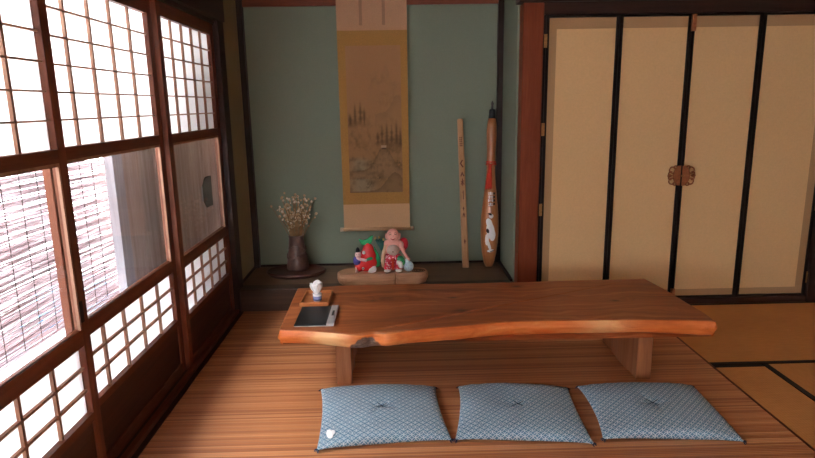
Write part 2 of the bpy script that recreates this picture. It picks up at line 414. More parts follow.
def blob(name, parts, mat, parent, voxel=0.004):
    """fused rounded forms as one continuous skin"""
    bm = bmesh.new()
    for p in parts: ell(bm, *p)
    o = obj(name, bm, mat, parent, smooth=True)
    r = o.modifiers.new('fuse', 'REMESH'); r.mode = 'VOXEL'; r.voxel_size = voxel; r.use_smooth_shade = True
    s = o.modifiers.new('soft', 'SMOOTH'); s.factor = 0.5; s.iterations = 4
    return o

# ------------------------------------------------------------------ the room
FY = 3.60      # plane of alcove sill and closet doors
WX = -1.06     # plane of the windows
def struct(name, bm, mats, label=None, parent=None, bevel=0.0, smooth=False):
    o = obj(name, bm, mats, parent, bevel=bevel, smooth=smooth)
    if not parent: o['kind'] = 'structure'
    if label: o['label'] = label
    return o

mats_xy = [(0.935, 2.755, 2.685, 3.57), (1.785, 2.695, 0.86, 2.68), (-0.04, 1.78, 1.77, 2.68)]
struct('floor', BX((-1.3, 2.9, -2.3, 5.5, -0.12, -0.055), (-1.15, 0.93, 2.685, 3.60, -0.055, 0.0), (-1.15, -0.045, 1.765, 2.685, -0.055, 0.0),
                   (-1.15, 1.78, -2.3, 1.765, -0.055, 0.0), (1.785, 2.9, -2.3, 0.855, -0.055, 0.0), (2.70, 2.9, 0.855, 2.68, -0.055, 0.0), (0.93, 2.9, 3.5705, 4.3, -0.055, 0.0), (2.756, 2.9, 2.685, 3.5705, -0.055, 0.0)), 'floor', 'dark floor under the straw mats')
struct('ceiling', BX((-1.2, 2.9, -2.3, 4.3, 2.45, 2.52)), 'ceiling', 'brown board ceiling')
struct('wall_left', BX((-1.072, -1.03, 3.68, 4.24, 0.0, 2.45), (-1.16, -1.05, -2.2, 3.68, 1.90, 2.45)), 'wall_ochre', 'ochre green plaster wall between the window post and the alcove')
struct('wall_alcove_back', BX((-1.03, 0.745, 4.16, 4.24, 0.0, 2.45)), 'wall_green', 'green plaster back wall of the alcove')
struct('wall_alcove_side', BX((0.737, 0.80, 3.66, 4.16, 0.0, 2.45)), 'wall_green', 'green plaster side wall of the alcove next to the pillar')
struct('wall_back', BX((0.80, 2.78, 3.66, 3.74, 0.0, 2.45), (0.80, 2.78, 3.59, 3.66, 1.98, 2.45), (-1.03, 0.80, 3.60, 3.68, 2.2, 2.45)), 'wall_ochre', 'plaster wall around the closet doors')
struct('wall_right', BX((2.77, 2.9, -2.2, 3.66, 0.0, 2.45)), 'wall_cream', 'cream wall at the right')
struct('wall_rear', BX((-1.2, -0.7, -2.3, -2.2, 0.0, 2.45), (0.9, 2.9, -2.3, -2.2, 0.0, 2.45), (-0.7, 0.9, -2.3, -2.2, 1.80, 2.45), (-0.7, 0.9, -2.3, -2.2, 0.0, 0.35)), 'wall_cream', 'cream wall behind the camera')
for k in range(2):  # rear windows added out of view to light alcove and closet doors frontally
    q0 = -0.7 + k * 0.8; q1 = q0 + 0.8
    wr = thing('window_%d' % (7 + k), 'added unseen paper window behind the camera, lighting the room from the front', None, ((q0 + q1) / 2, -2.25, 0.35), kind='structure')
    hw = 0.4
    obj('frame', BX((-hw, -hw + 0.04, -0.015, 0.015, 0, 1.45), (hw - 0.04, hw, -0.015, 0.015, 0, 1.45), (-hw + 0.04, hw - 0.04, -0.015, 0.015, 0, 0.05), (-hw + 0.04, hw - 0.04, -0.015, 0.015, 1.40, 1.45)), 'red_wood', wr)
    bm = bmesh.new()
    for i in range(1, 4): box(bm, -hw + 0.04 + (2 * hw - 0.08) * i / 4 - 0.005, -hw + 0.04 + (2 * hw - 0.08) * i / 4 + 0.005, -0.006, 0.006, 0.05, 1.40)
    for i in range(1, 9): box(bm, -hw + 0.04, hw - 0.04, -0.006, 0.006, 0.05 + 1.35 * i / 9 - 0.004, 0.05 + 1.35 * i / 9 + 0.004)
    obj('lattice', bm, 'lattice', wr)
    obj('paper_pane', BX((-hw + 0.04, hw - 0.04, -0.0085, -0.0075, 0.05, 1.40)), 'paper', wr)

# alcove platform
struct('trim_1', BX((-1.03, 0.745, FY, FY + 0.10, 0.0, 0.15)), 'gamachi', 'dark wooden front sill of the raised alcove floor', bevel=0.004)
struct('floor_alcove', BX((-1.03, 0.737, FY + 0.10, 4.16, 0.09, 0.148)), 'alcove_floor', 'grey brown raised floor of the alcove')
struct('trim_2', BX((0.722, 0.737, FY + 0.06, 4.16, 0.148, 0.166), (-1.03, -1.018, 3.70, 4.16, 0.148, 0.162), (-1.018, 0.722, 4.148, 4.16, 0.148, 0.160)), 'dark_wood_y', 'dark base strip around the alcove floor')
struct('trim_3', BX((-1.03, -0.992, 4.118, 4.16, 0.15, 2.2)), 'dark_wood', 'dark corner post at the left of the alcove')
struct('trim_4', BX((0.700, 0.737, 4.125, 4.16, 0.16, 2.2)), 'dark_wood', 'dark corner post at the right of the alcove')
struct('trim_5', BX((-0.992, 0.700, 4.135, 4.16, 1.925, 2.02)), 'beam_red', 'red brown rail across the top of the alcove back wall')
struct('trim_6', BX((0.748, 0.868, 3.56, 3.68, 0.0, 1.838)), 'pillar', 'square red brown alcove pillar beside the closet doors', bevel=0.006)
struct('trim_7', BX((0.868, 2.78, 3.575, 3.66, 1.772, 1.84)), 'dark_wood_x', 'dark grooved lintel above the closet doors')
struct('trim_8', BX((0.720, 2.77, 3.535, 3.66, 1.84, 1.98)), 'dark_wood_x', 'dark upper beam over the pillar and closet doors', bevel=0.004)
struct('trim_9', BX((0.868, 2.70, 3.575, 3.66, 0.0, 0.036)), 'dark_wood_x', 'dark sill under the closet doors')
struct('trim_10', BX((0.868, 0.886, 3.585, 3.66, 0.036, 1.772)), 'lacquer', 'black jamb between the pillar and first closet door')
struct('trim_11', BX((2.612, 2.77, 3.565, 3.66, 0.0, 1.84)), 'dark_wood', 'dark post at the right of the closet doors')
# window wall timber
struct('trim_12', BX((-1.078, -1.0, 3.566, 3.68, 0.0, 2.2)), 'dark_wood', 'dark corner post between windows and alcove', bevel=0.004)
struct('trim_13', BX((-1.16, -1.02, -2.2, 3.566, 1.745, 1.80)), 'dark_wood_y', 'dark grooved head rail above the windows')
struct('trim_14', BX((-1.05, -0.985, -2.2, 3.66, 1.765, 1.90)), 'dark_wood_y', 'dark projecting beam above the windows', bevel=0.004)
struct('trim_15', BX((-1.17, -0.985, -2.2, 3.566, 0.0, 0.012)), 'dark_wood_y', 'dark wooden sill under the windows')
struct('trim_17', BX((-1.031, -1.006, -2.2, 3.566, 0.012, 0.034)), 'red_wood_y', 'red brown raised track strip along the foot of the windows', bevel=0.002)
struct('trim_16', BX((-0.992, 0.737, 3.60, 3.66, 2.05, 2.2)), 'beam_red', 'red brown beam across the alcove opening')

# ------------------------------------------------------------------ windows: paper lattice, clear pane, paper lattice, board
def lattice_bm(x, y0, y1, z0, z1, cols, rows, tv, th):
    bm = bmesh.new()
    for i in range(1, cols):
        y = y0 + (y1 - y0) * i / cols
        box(bm, x - 0.008, x + 0.003, y - tv / 2, y + tv / 2, z0, z1)
    for j in range(1, rows):
        z = z0 + (z1 - z0) * j / rows
        box(bm, x - 0.008, x + 0.0035, y0, y1, z - th / 2, z + th / 2)
    return bm

def window(n, x, y0, y1, sl, sr, label, pull=None):
    """one sliding panel between y0 and y1; sl, sr are the stile widths"""
    w = thing('window_%d' % n, label, None, (x, (y0 + y1) / 2, 0.012), kind='structure')
    oy, oz = (y0 + y1) / 2, 0.012
    a, b = y0 - oy, y1 - oy
    T = 0.0125
    Z = lambda z: z - oz
    obj('stile', BX((-T, T, a, a + sl, 0, Z(1.744))), 'red_wood', w, bevel=0.002)
    obj('stile', BX((-T, T, b - sr, b, 0, Z(1.744))), 'red_wood', w, bevel=0.002)
    i0, i1 = a + sl, b - sr
    obj('top_rail', BX((-T, T, i0, i1, Z(1.682), Z(1.744))), 'red_wood_y', w)
    obj('middle_rail', BX((-T, T, i0, i1, Z(1.121), Z(1.162))), 'red_wood_y', w)
    obj('middle_rail', BX((-T, T, i0, i1, Z(0.523), Z(0.579))), 'red_wood_y', w)
    obj('lower_rail', BX((-T, T, i0, i1, Z(0.255), Z(0.285))), 'red_wood_y', w)
    obj('bottom_rail', BX((-T, T, i0, i1, 0, Z(0.062))), 'red_wood_y', w)
    k = obj('kick_board', BX((-0.006, 0.004, i0, i1, Z(0.062), Z(0.255))), 'board_y', w)
    obj('lattice', lattice_bm(0, i0, i1, Z(1.162), Z(1.682), 5, 6, 0.0115, 0.006), 'lattice', w)
    obj('lattice', lattice_bm(0, i0, i1, Z(0.285), Z(0.523), 5, 3, 0.012, 0.009), 'lattice', w)
    obj('paper_pane', BX((-0.0105, -0.0095, i0, i1, Z(1.162), Z(1.682))), 'paper', w)
    obj('paper_pane', BX((-0.0105, -0.0095, i0, i1, Z(0.285), Z(0.523))), 'paper', w)
    obj('glass_pane', BX((-0.0015, 0.0015, i0, i1, Z(0.571), Z(1.121))), 'glass', w)
    obj('glazing_bead', BX((0.0025, 0.012, i0, i0 + 0.008, Z(0.571), Z(1.121)), (0.0025, 0.012, i1 - 0.008, i1, Z(0.571), Z(1.121)),
                           (0.0025, 0.012, i0 + 0.008, i1 - 0.008, Z(1.110), Z(1.121)), (0.0025, 0.012, i0 + 0.008, i1 - 0.008, Z(0.571), Z(0.579))), 'lattice', w)
    if pull is not None:
        obj('finger_pull', BX((T - 0.001, T + 0.0015, pull - oy - 0.010, pull - oy + 0.010, Z(0.60), Z(0.672))), 'lacquer', w, bevel=0.001)
    return w

XI, XO = -1.045, -1.073          # inner and outer track
window(1, XI, 0.96, 1.886, 0.045, 0.045, 'nearest paper and glass sliding window at the left edge', 1.851)
window(2, XO, 1.835, 2.757, 0.051, 0.047, 'middle paper and glass sliding window with the reed blind behind it')
window(3, XI, 2.742, 3.565, 0.048, 0.053, 'far paper and glass sliding window beside the alcove')
window(4, XO, 0.08, 1.005, 0.045, 0.045, 'paper and glass sliding window beside the camera')
window(5, XI, -0.80, 0.125, 0.045, 0.045, 'paper and glass sliding window behind the camera')
window(6, XO, -1.68, -0.755, 0.045, 0.045, 'last paper and glass sliding window behind the camera')
struct('wall_left_rear', BX((-1.16, -1.02, -2.2, -1.68, 0.012, 1.745)), 'wall_cream', 'plaster wall beyond the last window')

# ------------------------------------------------------------------ closet doors
def closet_door(n, x0, x1, label, left=False, right=False, hinge_side=None):
    d = thing('door_%d' % n, label, None, ((x0 + x1) / 2, FY, 0.038), kind='structure')
    ox = (x0 + x1) / 2; h = 1.730; a, b = x0 - ox + 0.0015, x1 - ox - 0.0015; s = 0.0185; e = 0.012
    obj('frame', BX((a, a + s, -0.012, 0.02, 0, h), (b - s, b, -0.012, 0.02, 0, h), (a + s, b - s, -0.012, 0.02, 0, e), (a + s, b - s, -0.012, 0.02, h - e, h)), 'lacquer', d, bevel=0.002)
    px0, px1, pz0, pz1 = a + s, b - s, e, h - e
    bt, bb, bs = 0.062, 0.042, 0.045
    cx0 = px0 + (bs if left else 0); cx1 = px1 - (bs if right else 0)
    strips = [(px0, px1, -0.004, 0.006, pz0, pz0 + bb), (px0, px1, -0.004, 0.006, pz1 - bt, pz1)]
    if left: strips.append((px0, cx0, -0.004, 0.006, pz0 + bb, pz1 - bt))
    if right: strips.append((cx1, px1, -0.004, 0.006, pz0 + bb, pz1 - bt))
    obj('border', BX(*strips), 'fusuma_border', d)
    obj('panel', BX((cx0, cx1, -0.003, 0.006, pz0 + bb, pz1 - bt)), 'fusuma', d)
    if hinge_side is not None:
        for z in (1.62, 1.11, 0.62) if hinge_side < 0 else (1.62, 1.11, 0.62, 0.15):
            hx = a - 0.012 if hinge_side < 0 else b - 0.006
            bm = BX((hx, hx + 0.019, -0.0165, -0.0125, z - 0.038 - 0.03, z + 0.038 - 0.03))
            for dz in (-0.026, 0.026):
                box(bm, hx + 0.006, hx + 0.013, -0.018, -0.0165, z - 0.03 + dz - 0.004, z - 0.03 + dz + 0.004)
            obj('hinge', bm, 'brass', d, bevel=0.001)
    return d
D1 = closet_door(1, 0.887, 1.319, 'cream papered closet door next to the pillar', left=True, hinge_side=-1)
D2 = closet_door(2, 1.319, 1.742, 'cream papered closet door left of the ornate latch')
D3 = closet_door(3, 1.742, 2.163, 'cream papered closet door right of the ornate latch')
D4 = closet_door(4, 2.163, 2.612, 'cream papered closet door at the far right', right=True, hinge_side=1)
# meeting rail with copper caps, and the ornate latch, fixed to the third door
ox3 = (1.742 + 2.163) / 2
bm = bmesh.new(); tube(bm, [(1.742 - ox3 + 0.006, -0.018, 0.02), (1.742 - ox3 + 0.006, -0.018, 1.70)], 0.006, 10)
obj('meeting_rod', bm, 'lacquer', D3, smooth=True)
obj('rod_cap', BX((1.742 - ox3 - 0.006, 1.742 - ox3 + 0.018, -0.030, -0.012, 1.632, 1.728)), 'copper', D3, bevel=0.002)
obj('rod_cap', BX((1.742 - ox3 - 0.006, 1.742 - ox3 + 0.018, -0.030, -0.012, 0.004, 0.066)), 'copper', D3, bevel=0.002)
def latch_half(sgn):
    bm = bmesh.new()
    g = 0.0015 * sgn
    prism(bm, [(g, -0.062), (sgn * 0.020, -0.060), (sgn * 0.036, -0.046), (sgn * 0.046, -0.022), (sgn * 0.052, 0.0), (sgn * 0.046, 0.022), (sgn * 0.036, 0.046), (sgn * 0.020, 0.060), (g, 0.062)], -0.004, 0.0)
    def curl(cx, cz, r, a0, a1, t=0.0042):
        tube(bm, [(sgn * (cx + r * math.cos(a0 + (a1 - a0) * k / 14)), -0.003, cz + r * math.sin(a0 + (a1 - a0) * k / 14)) for k in range(15)], t, 6)
    for sz in (1, -1):
        curl(0.054, sz * 0.034, 0.019, sz * -2.6, sz * 2.4)
        curl(0.064, sz * 0.013, 0.012, sz * -2.2, sz * 2.2)
        curl(0.036, sz * 0.050, 0.010, sz * -1.0, sz * 3.2)
    curl(0.072, 0.0, 0.008, -2.8, 2.8)
    return bm
for sgn, D, dox in ((-1, D2, (1.319 + 1.742) / 2), (1, D3, ox3)):
    o = obj('latch_plate', latch_half(sgn), 'copper', D, smooth=False, loc=(1.742 - dox + 0.003, -0.013 if sgn < 0 else -0.026, 0.787))
    o['label'] = 'openwork copper latch plate'
bm = bmesh.new(); ell(bm, (0, -0.006, 0), (0.007, 0.007, 0.007), seg=12, rings=8)
obj('latch_knob', bm, 'brass', D3, smooth=True, loc=(1.742 - ox3 + 0.003, -0.029, 0.787))

# ------------------------------------------------------------------ floor coverings
CT = 0.006
t = tag(obj('bamboo_carpet', BX((-0.985, 1.527, -1.9, 3.598, 0.0, CT)), 'carpet'), 'reddish brown slatted bamboo carpet covering the floor under the low table', 'carpet')
obj('edge_binding', BX((1.517, 1.527, -1.9, 3.595, CT, CT + 0.0015)), 'red_wood_y', t)
mat_labels = ['straw tatami mat in front of the cream closet doors', 'straw tatami mat right of the dark border line running towards the viewer', 'straw tatami mat sticking out from under the bamboo carpet edge, beside the pale cushion row']
mat_labels[2] = 'straw tatami mat mostly hidden under the bamboo carpet beside the table end'
for (x0, x1, y0, y1), ax, lab in zip(mats_xy, ('x', 'y', 'x'), mat_labels):
    cx, cy = (x0 + x1) / 2, (y0 + y1) / 2
    r = thing('tatami_mat', lab, 'tatami mat', (cx, cy, -0.055), group='tatami mats')
    a, b, c, d = x0 - cx, x1 - cx, y0 - cy, y1 - cy
    bw = 0.027
    if ax == 'x':
        obj('straw_mat', BX((a, b, c + 0.001, d - 0.001, 0, 0.0543)), 'tatami_x', r)
        for s0, s1 in ((c, c + bw), (d - bw, d)):
            obj('border_cloth', BX((a, b, s0, s1, 0.0, 0.0549)), 'heri', r)
    else:
        obj('straw_mat', BX((a + 0.001, b - 0.001, c, d, 0, 0.0543)), 'tatami_y', r)
        for s0, s1 in ((a, a + bw), (b - bw, b)):
            obj('border_cloth', BX((s0, s1, c, d, 0.0, 0.0549)), 'heri', r)

# ------------------------------------------------------------------ low table
ZT, ZB = 0.33, 0.263
TOPF = [(-0.523,2.436),(-0.419,2.422),(-0.332,2.404),(-0.266,2.386),(-0.21,2.370),(-0.170,2.372),(-0.146,2.384),(-0.118,2.392),(-0.093,2.386),(-0.057,2.370),(-0.011,2.378),(0.041,2.395),(0.167,2.421),(0.296,2.440),(0.446,2.468),(0.625,2.476),(0.824,2.470),(0.958,2.466),(1.152,2.453),(1.341,2.431),(1.385,2.420)]
RIGHT = [(1.392,2.525),(1.382,2.649),(1.368,2.884)]
BACK = [(1.343,3.073),(1.096,3.073),(0.850,3.071),(0.700,3.060),(0.549,3.063),(0.440,3.057),(0.224,3.063),(-0.019,3.072),(-0.254,3.071),(-0.368,3.058),(-0.540,3.030)]
LEFT = [(-0.536, 2.83), (-0.529, 2.63)]
table = thing('low_table', 'long low live-edge wooden table on two board legs in the middle of the room', 'table', (0.42, 2.74, CT + 0.0005))
def catmull(pts, sub):
    out = []
    for i in range(len(pts) - 1):
        p0, p1, p2, p3 = pts[max(i - 1, 0)], pts[i], pts[i + 1], pts[min(i + 2, len(pts) - 1)]
        for k in range(sub):
            t = k / sub
            out.append(tuple(0.5 * (2 * p1[j] + (p2[j] - p0[j]) * t + (2 * p0[j] - 5 * p1[j] + 4 * p2[j] - p3[j]) * t * t + (3 * p1[j] - p0[j] - 3 * p2[j] + p3[j]) * t ** 3) for j in (0, 1)))
    out.append(pts[-1]); return out
def table_top():
    bm = bmesh.new()
    front = catmull(TOPF, 9); back = catmull(BACK, 4)
    loop = front + RIGHT + back + LEFT
    nf = len(front); n = len(loop)
    ctr = Vector((0.42, 2.74))
    # inward normal per point
    rings = []
    levels = [(0.007, 0.0), (0.002, -0.004), (0.0, -0.011), (0.0, -0.3), (0.0, -0.45), (0.0, -0.6), (0.001, -0.75), (0.004, -0.92), (0.014, -1.0)]
    T = ZT - ZB
    for lv, (ins, dz) in enumerate(levels):
        ring = []
        for i, (x, y) in enumerate(loop):
            p = Vector((x, y)); a = Vector(loop[i - 1]); b = Vector(loop[(i + 1) % n])
            d = (b - a).normalized(); nrm = Vector((-d.y, d.x))
            q = p + nrm * ins
            z = ZT + (dz if lv < 3 else dz * T)
            if i < nf or (nf + 3 <= i < nf + 3 + len(back)):
                w = noise.noise(Vector((x * 5, y * 5, lv * 0.7))) * 0.006 + noise.noise(Vector((x * 14, 3, lv * 1.3))) * 0.003
                if lv >= 3: q = q - nrm * (0.006 if lv < 6 else 0.0) + nrm * w
                if lv >= 7: z += noise.noise(Vector((x * 4, 1.7, 0))) * 0.006
            # torn bark hollow on the front edge: the top is cut back, the underside stays proud
            k = math.exp(-((x + 0.135) / 0.055) ** 2) if i < nf else 0
            if k > 0.02:
                if lv >= 3: q = q + nrm * k * (0.010 - 0.026 * max(0, lv - 4) / 4 + 0.005 * noise.noise(Vector((x * 60, lv * 1.7, 2))))
                if lv < 3: z -= 0.010 * k if lv > 0 else 0.005 * k
            ring.append(bm.verts.new((q.x - 0.42, q.y - 2.74, z - CT)))
        rings.append(ring)
    f = bm.faces.new(rings[0]); f.material_index = 0
    g = bm.faces.new(rings[-1][::-1]); g.material_index = 0
    for li, (r0, r1) in enumerate(zip(rings, rings[1:])):
        for i in range(n):
            j = (i + 1) % n
            q = bm.faces.new((r0[j], r0[i], r1[i], r1[j])); q.smooth = True
            xm = (r0[i].co.x + r0[j].co.x) / 2 + 0.42
            if li == 0: q.material_index = 0
            else: q.material_index = 1
    bmesh.ops.recalc_face_normals(bm, faces=bm.faces)
    return bm
top = obj('tabletop', table_top(), ['table_top', 'table_edge'], table)
def table_leg(x0, x1, y0, y1):
    bm = bmesh.new()
    n = 8
    L = [bm.verts.new((x0 + 0.004 * math.sin(k * 1.3) - 0.42, y0 + (y1 - y0) * k / n - 2.74, 0)) for k in range(n + 1)]
    R_ = [bm.verts.new((x1 + 0.004 * math.sin(k * 1.9 + 1) - 0.42, y0 + (y1 - y0) * k / n - 2.74, 0)) for k in range(n + 1)]
    LT = [bm.verts.new((v.co.x, v.co.y, ZB + 0.004 - CT)) for v in L]; RT = [bm.verts.new((v.co.x, v.co.y, ZB + 0.004 - CT)) for v in R_]
    for k in range(n):
        bm.faces.new((L[k], L[k + 1], LT[k + 1], LT[k])); bm.faces.new((R_[k + 1], R_[k], RT[k], RT[k + 1]))
        bm.faces.new((L[k + 1], L[k], R_[k], R_[k + 1])); bm.faces.new((LT[k], LT[k + 1], RT[k + 1], RT[k]))
    bm.faces.new((L[0], LT[0], RT[0], R_[0])); bm.faces.new((R_[n], RT[n], LT[n], L[n]))
    bmesh.ops.recalc_face_normals(bm, faces=bm.faces)
    return bm
obj('leg', table_leg(-0.296, -0.228, 2.555, 2.98), 'leg_wood', table, bevel=0.004)
lg = obj('leg', table_leg(1.096, 1.162, 2.532, 2.98), 'leg_wood', table, bevel=0.004)
bm = bmesh.new(); ell(bm, (0, 0, 0), (0.006, 0.055, 0.04)); ell(bm, (-0.002, 0.01, 0.008), (0.006, 0.03, 0.02))
obj('knot', bm, 'bark', lg, smooth=True, loc=(1.094 - 0.42, 2.80 - 2.74, 0.19))

# ------------------------------------------------------------------ things on the table
tr = thing('small_tray', 'small square wooden tray on the left end of the low table', 'tray', (-0.409, 2.832, ZT), rotz=-0.02)
w2, d2, hh = 0.070, 0.100, 0.020
obj('tray_base', BX((-w2, w2, -d2, d2, 0.0, 0.006)), 'tray', tr)
obj('tray_rim', BX((-w2, w2, -d2, -d2 + 0.008, 0.006, hh), (-w2, w2, d2 - 0.008, d2, 0.006, hh), (-w2, -w2 + 0.008, -d2 + 0.008, d2 - 0.008, 0.006, hh), (w2 - 0.008, w2, -d2 + 0.008, d2 - 0.008, 0.006, hh)), 'tray', tr, bevel=0.0015)
cup = thing('napkin_cup', 'white and blue cup holding a folded white paper napkin on the small tray', 'cup', (-0.402, 2.800, ZT + 0.006))
bm = bmesh.new(); lathe(bm, [(0.017, 0), (0.020, 0.004), (0.022, 0.040), (0.020, 0.040), (0.018, 0.008), (0.001, 0.007)], 24)
obj('cup_body', bm, 'cup_white', cup, smooth=True)
bm = bmesh.new(); lathe(bm, [(0.0202, 0.006), (0.0212, 0.006), (0.0216, 0.028), (0.0206, 0.028)], 24, cap=False)
obj('blue_band', bm, 'cup_blue', cup, smooth=True)['label'] = 'blue band around the cup foot'
nk = thing('paper_napkin', 'white folded paper napkin fanning out of the cup', 'napkin', (-0.402, 2.800, ZT + 0.032))
bm = bmesh.new()
for k in range(5):
    an = k * 1.25 + 0.3; lean = 0.010 + 0.003 * (k % 3)
    cx, cy = math.cos(an), math.sin(an)
    prof = [(0, 0.004), (0.02, 0.013), (0.042, 0.023), (0.060, 0.021), (0.068, 0.008)]
    pv = []
    for z, hw in prof:
        base = Vector((cx * 1.5 * lean * z / 0.05, cy * 1.5 * lean * z / 0.05, z + 0.006 * math.sin(k * 2.1) * z / 0.07))
        tvec = Vector((-cy, cx, 0))
        pv.append([bm.verts.new(base + tvec * s * hw + Vector((cx, cy, 0)) * (0.006 * (1 - abs(s)) * z / 0.05)) for s in (-1, -0.5, 0, 0.5, 1)])
    for r0, r1 in zip(pv, pv[1:]):
        for i in range(4): bm.faces.new((r0[i], r0[i + 1], r1[i + 1], r1[i]))
o = obj('napkin_folds', bm, 'napkin', nk, smooth=True)
o.modifiers.new('thick', 'SOLIDIFY').thickness = 0.002

fo = thing('menu_folder', 'flat black folder with a grey metal spine on the left end of the low table', 'folder', (-0.385, 2.588, ZT), rotz=0.0)
obj('back_cover', BX((-0.079, 0.096, -0.122, 0.122, 0.0, 0.003)), 'metal_grey', fo, bevel=0.001)
obj('cover', BX((-0.078, 0.064, -0.121, 0.121, 0.003, 0.010)), 'black', fo, bevel=0.0015)
sp = obj('spine', BX((0.064, 0.097, -0.122, 0.122, 0.003, 0.013)), 'metal_grey', fo, bevel=0.0015)
obj('label_slot', BX((0.076, 0.086, -0.02, 0.045, 0.013, 0.0138)), 'black', sp)

# ------------------------------------------------------------------ floor cushions
def cushion_mesh(cor, H, seed):
    """cor: near-left, near-right, far-right, far-left in local coordinates"""
    bm = bmesh.new(); n = 60
    def ptxy(u, v):
        a = (u + 1) / 2; b = (v + 1) / 2
        P = [(1 - a) * (1 - b), a * (1 - b), a * b, (1 - a) * b]
        x = sum(w * c[0] for w, c in zip(P, cor)); y = sum(w * c[1] for w, c in zip(P, cor))
        # sides drawn in between the corners
        bow = 0.03
        x -= u * abs(u) ** 3 * bow * (1 - v * v) * 0.5; y -= v * abs(v) ** 3 * bow * (1 - u * u) * 0.5
        return x, y
    def prof(u, v): return max(0.0, (1 - abs(u) ** 2.6)) ** 0.5 * max(0.0, (1 - abs(v) ** 2.8)) ** 0.48
    top, botm = {}, {}
    for i in range(n + 1):
        for j in range(n + 1):
            u, v = -1 + 2 * i / n, -1 + 2 * j / n
            u = math.sin(u * PI / 2) * 0.35 + u * 0.65; v = math.sin(v * PI / 2) * 0.35 + v * 0.65
            x, y = ptxy(u, v); p = prof(u, v)
            r = math.hypot(u, v)
            dim = 0.010 * math.exp(-(r / 0.10) ** 2) + 0.005 * math.exp(-(r / 0.35) ** 2)
            wob = 0.004 * noise.noise(Vector((u * 1.8 + seed, v * 1.8, seed * 3.1))) + 0.0016 * noise.noise(Vector((u * 6 + seed, v * 6, 4.0)))
            # radiating creases at the centre tie and wrinkles pulling into the corners
            an = math.atan2(v, u)
            crease = -0.0085 * sum(math.exp(-(((u * math.sin(t_) - v * math.cos(t_)) / 0.030) ** 2)) * math.exp(-((r - 0.12) / l_) ** 2) * (1 if u * math.cos(t_) + v * math.sin(t_) > 0 else 0) for t_, l_ in ((seed, 0.22), (seed + 1.4, 0.13), (seed + 2.9, 0.26), (seed + 4.4, 0.16), (seed + 5.3, 0.10)))
            cw = 0.002 * math.sin(26 * (abs(u) - abs(v))) * max(0, min(1, (abs(u) + abs(v) - 1.2) / 0.5))
            edge = 0.010 + 0.014 * max(abs(u), abs(v)) ** 4 * (1 - (abs(u) * abs(v)) ** 2)
            z = edge + H * p - dim * p + (wob + crease + cw) * p ** 0.5
            top[i, j] = bm.verts.new((x, y, z))
            if i in (0, n) or j in (0, n): botm[i, j] = top[i, j]
            else: botm[i, j] = bm.verts.new((x, y, edge * (1 - min(1, p * 2.2)) + 0.0005))
    for i in range(n):
        for j in range(n):
            bm.faces.new((top[i, j], top[i + 1, j], top[i + 1, j + 1], top[i, j + 1]))
            bm.faces.new((botm[i, j], botm[i, j + 1], botm[i + 1, j + 1], botm[i + 1, j]))
    return bm
cush = [
    ([(-0.320, 2.005), (0.194, 2.050), (0.160, 2.490), (-0.364, 2.496)], 'leftmost blue patterned floor cushion, with a white spot at its near corner', 1.3),
    ([(0.204, 2.050), (0.726, 1.998), (0.754, 2.450), (0.262, 2.490)], 'middle blue patterned floor cushion of the three in front of the table', 4.9),
    ([(0.768, 2.028), (1.292, 1.986), (1.316, 2.442), (0.798, 2.462)], 'blue patterned floor cushion in front of the right table leg', 8.2)]
for cor, lab, sd in cush:
    cx = sum(p[0] for p in cor) / 4; cy = sum(p[1] for p in cor) / 4
    t = thing('floor_cushion', lab, 'cushion', (cx, cy, CT), group='blue floor cushions in front of the table')
    loc = [(p[0] - cx, p[1] - cy) for p in cor]
    obj('cushion_body', cushion_mesh(loc, 0.050, sd), 'shippo', t, smooth=True)
    for (x, y) in loc:
        bm = bmesh.new(); d = Vector((x, y, 0)).normalized()
        for k in range(7):
            s = Vector((-d.y, d.x, 0)) * (k - 3) * 0.004
            p0 = Vector((x, y, 0.010)) - d * 0.012 + s * 0.3
            tube(bm, [p0, p0 + d * 0.008 + s * 0.4 + Vector((0, 0, 0.002)), p0 + d * (0.013 + 0.003 * (k % 2)) + s * 0.7 + Vector((0, 0, -0.003 - 0.002 * (k % 3)))], 0.0013, 5)
        obj('corner_tassel', bm, 'navy', t, smooth=True)
    bm = bmesh.new()
    for a in (0.6, 2.2):
        v = Vector((math.cos(a), math.sin(a), 0)) * 0.035
        tube(bm, [-v + Vector((0, 0, 0.0520)), Vector((0, 0, 0.0495)), v + Vector((0, 0, 0.0520))], 0.0014, 5)
    obj('centre_tie', bm, 'navy', t, smooth=True)
    if sd == 1.3:
        bm = bmesh.new()  # flattened white spot near the front left corner
        ell(bm, (loc[0][0] + 0.045, loc[0][1] + 0.060, 0.0420), (0.013, 0.022, 0.0035), (0.35, -0.3, 0.3)); ell(bm, (loc[0][0] + 0.056, loc[0][1] + 0.068, 0.0440), (0.010, 0.012, 0.003), (0.3, -0.3, 0.1))
        obj('white_spot', bm, 'napkin', t, smooth=True)['label'] = 'white spot'

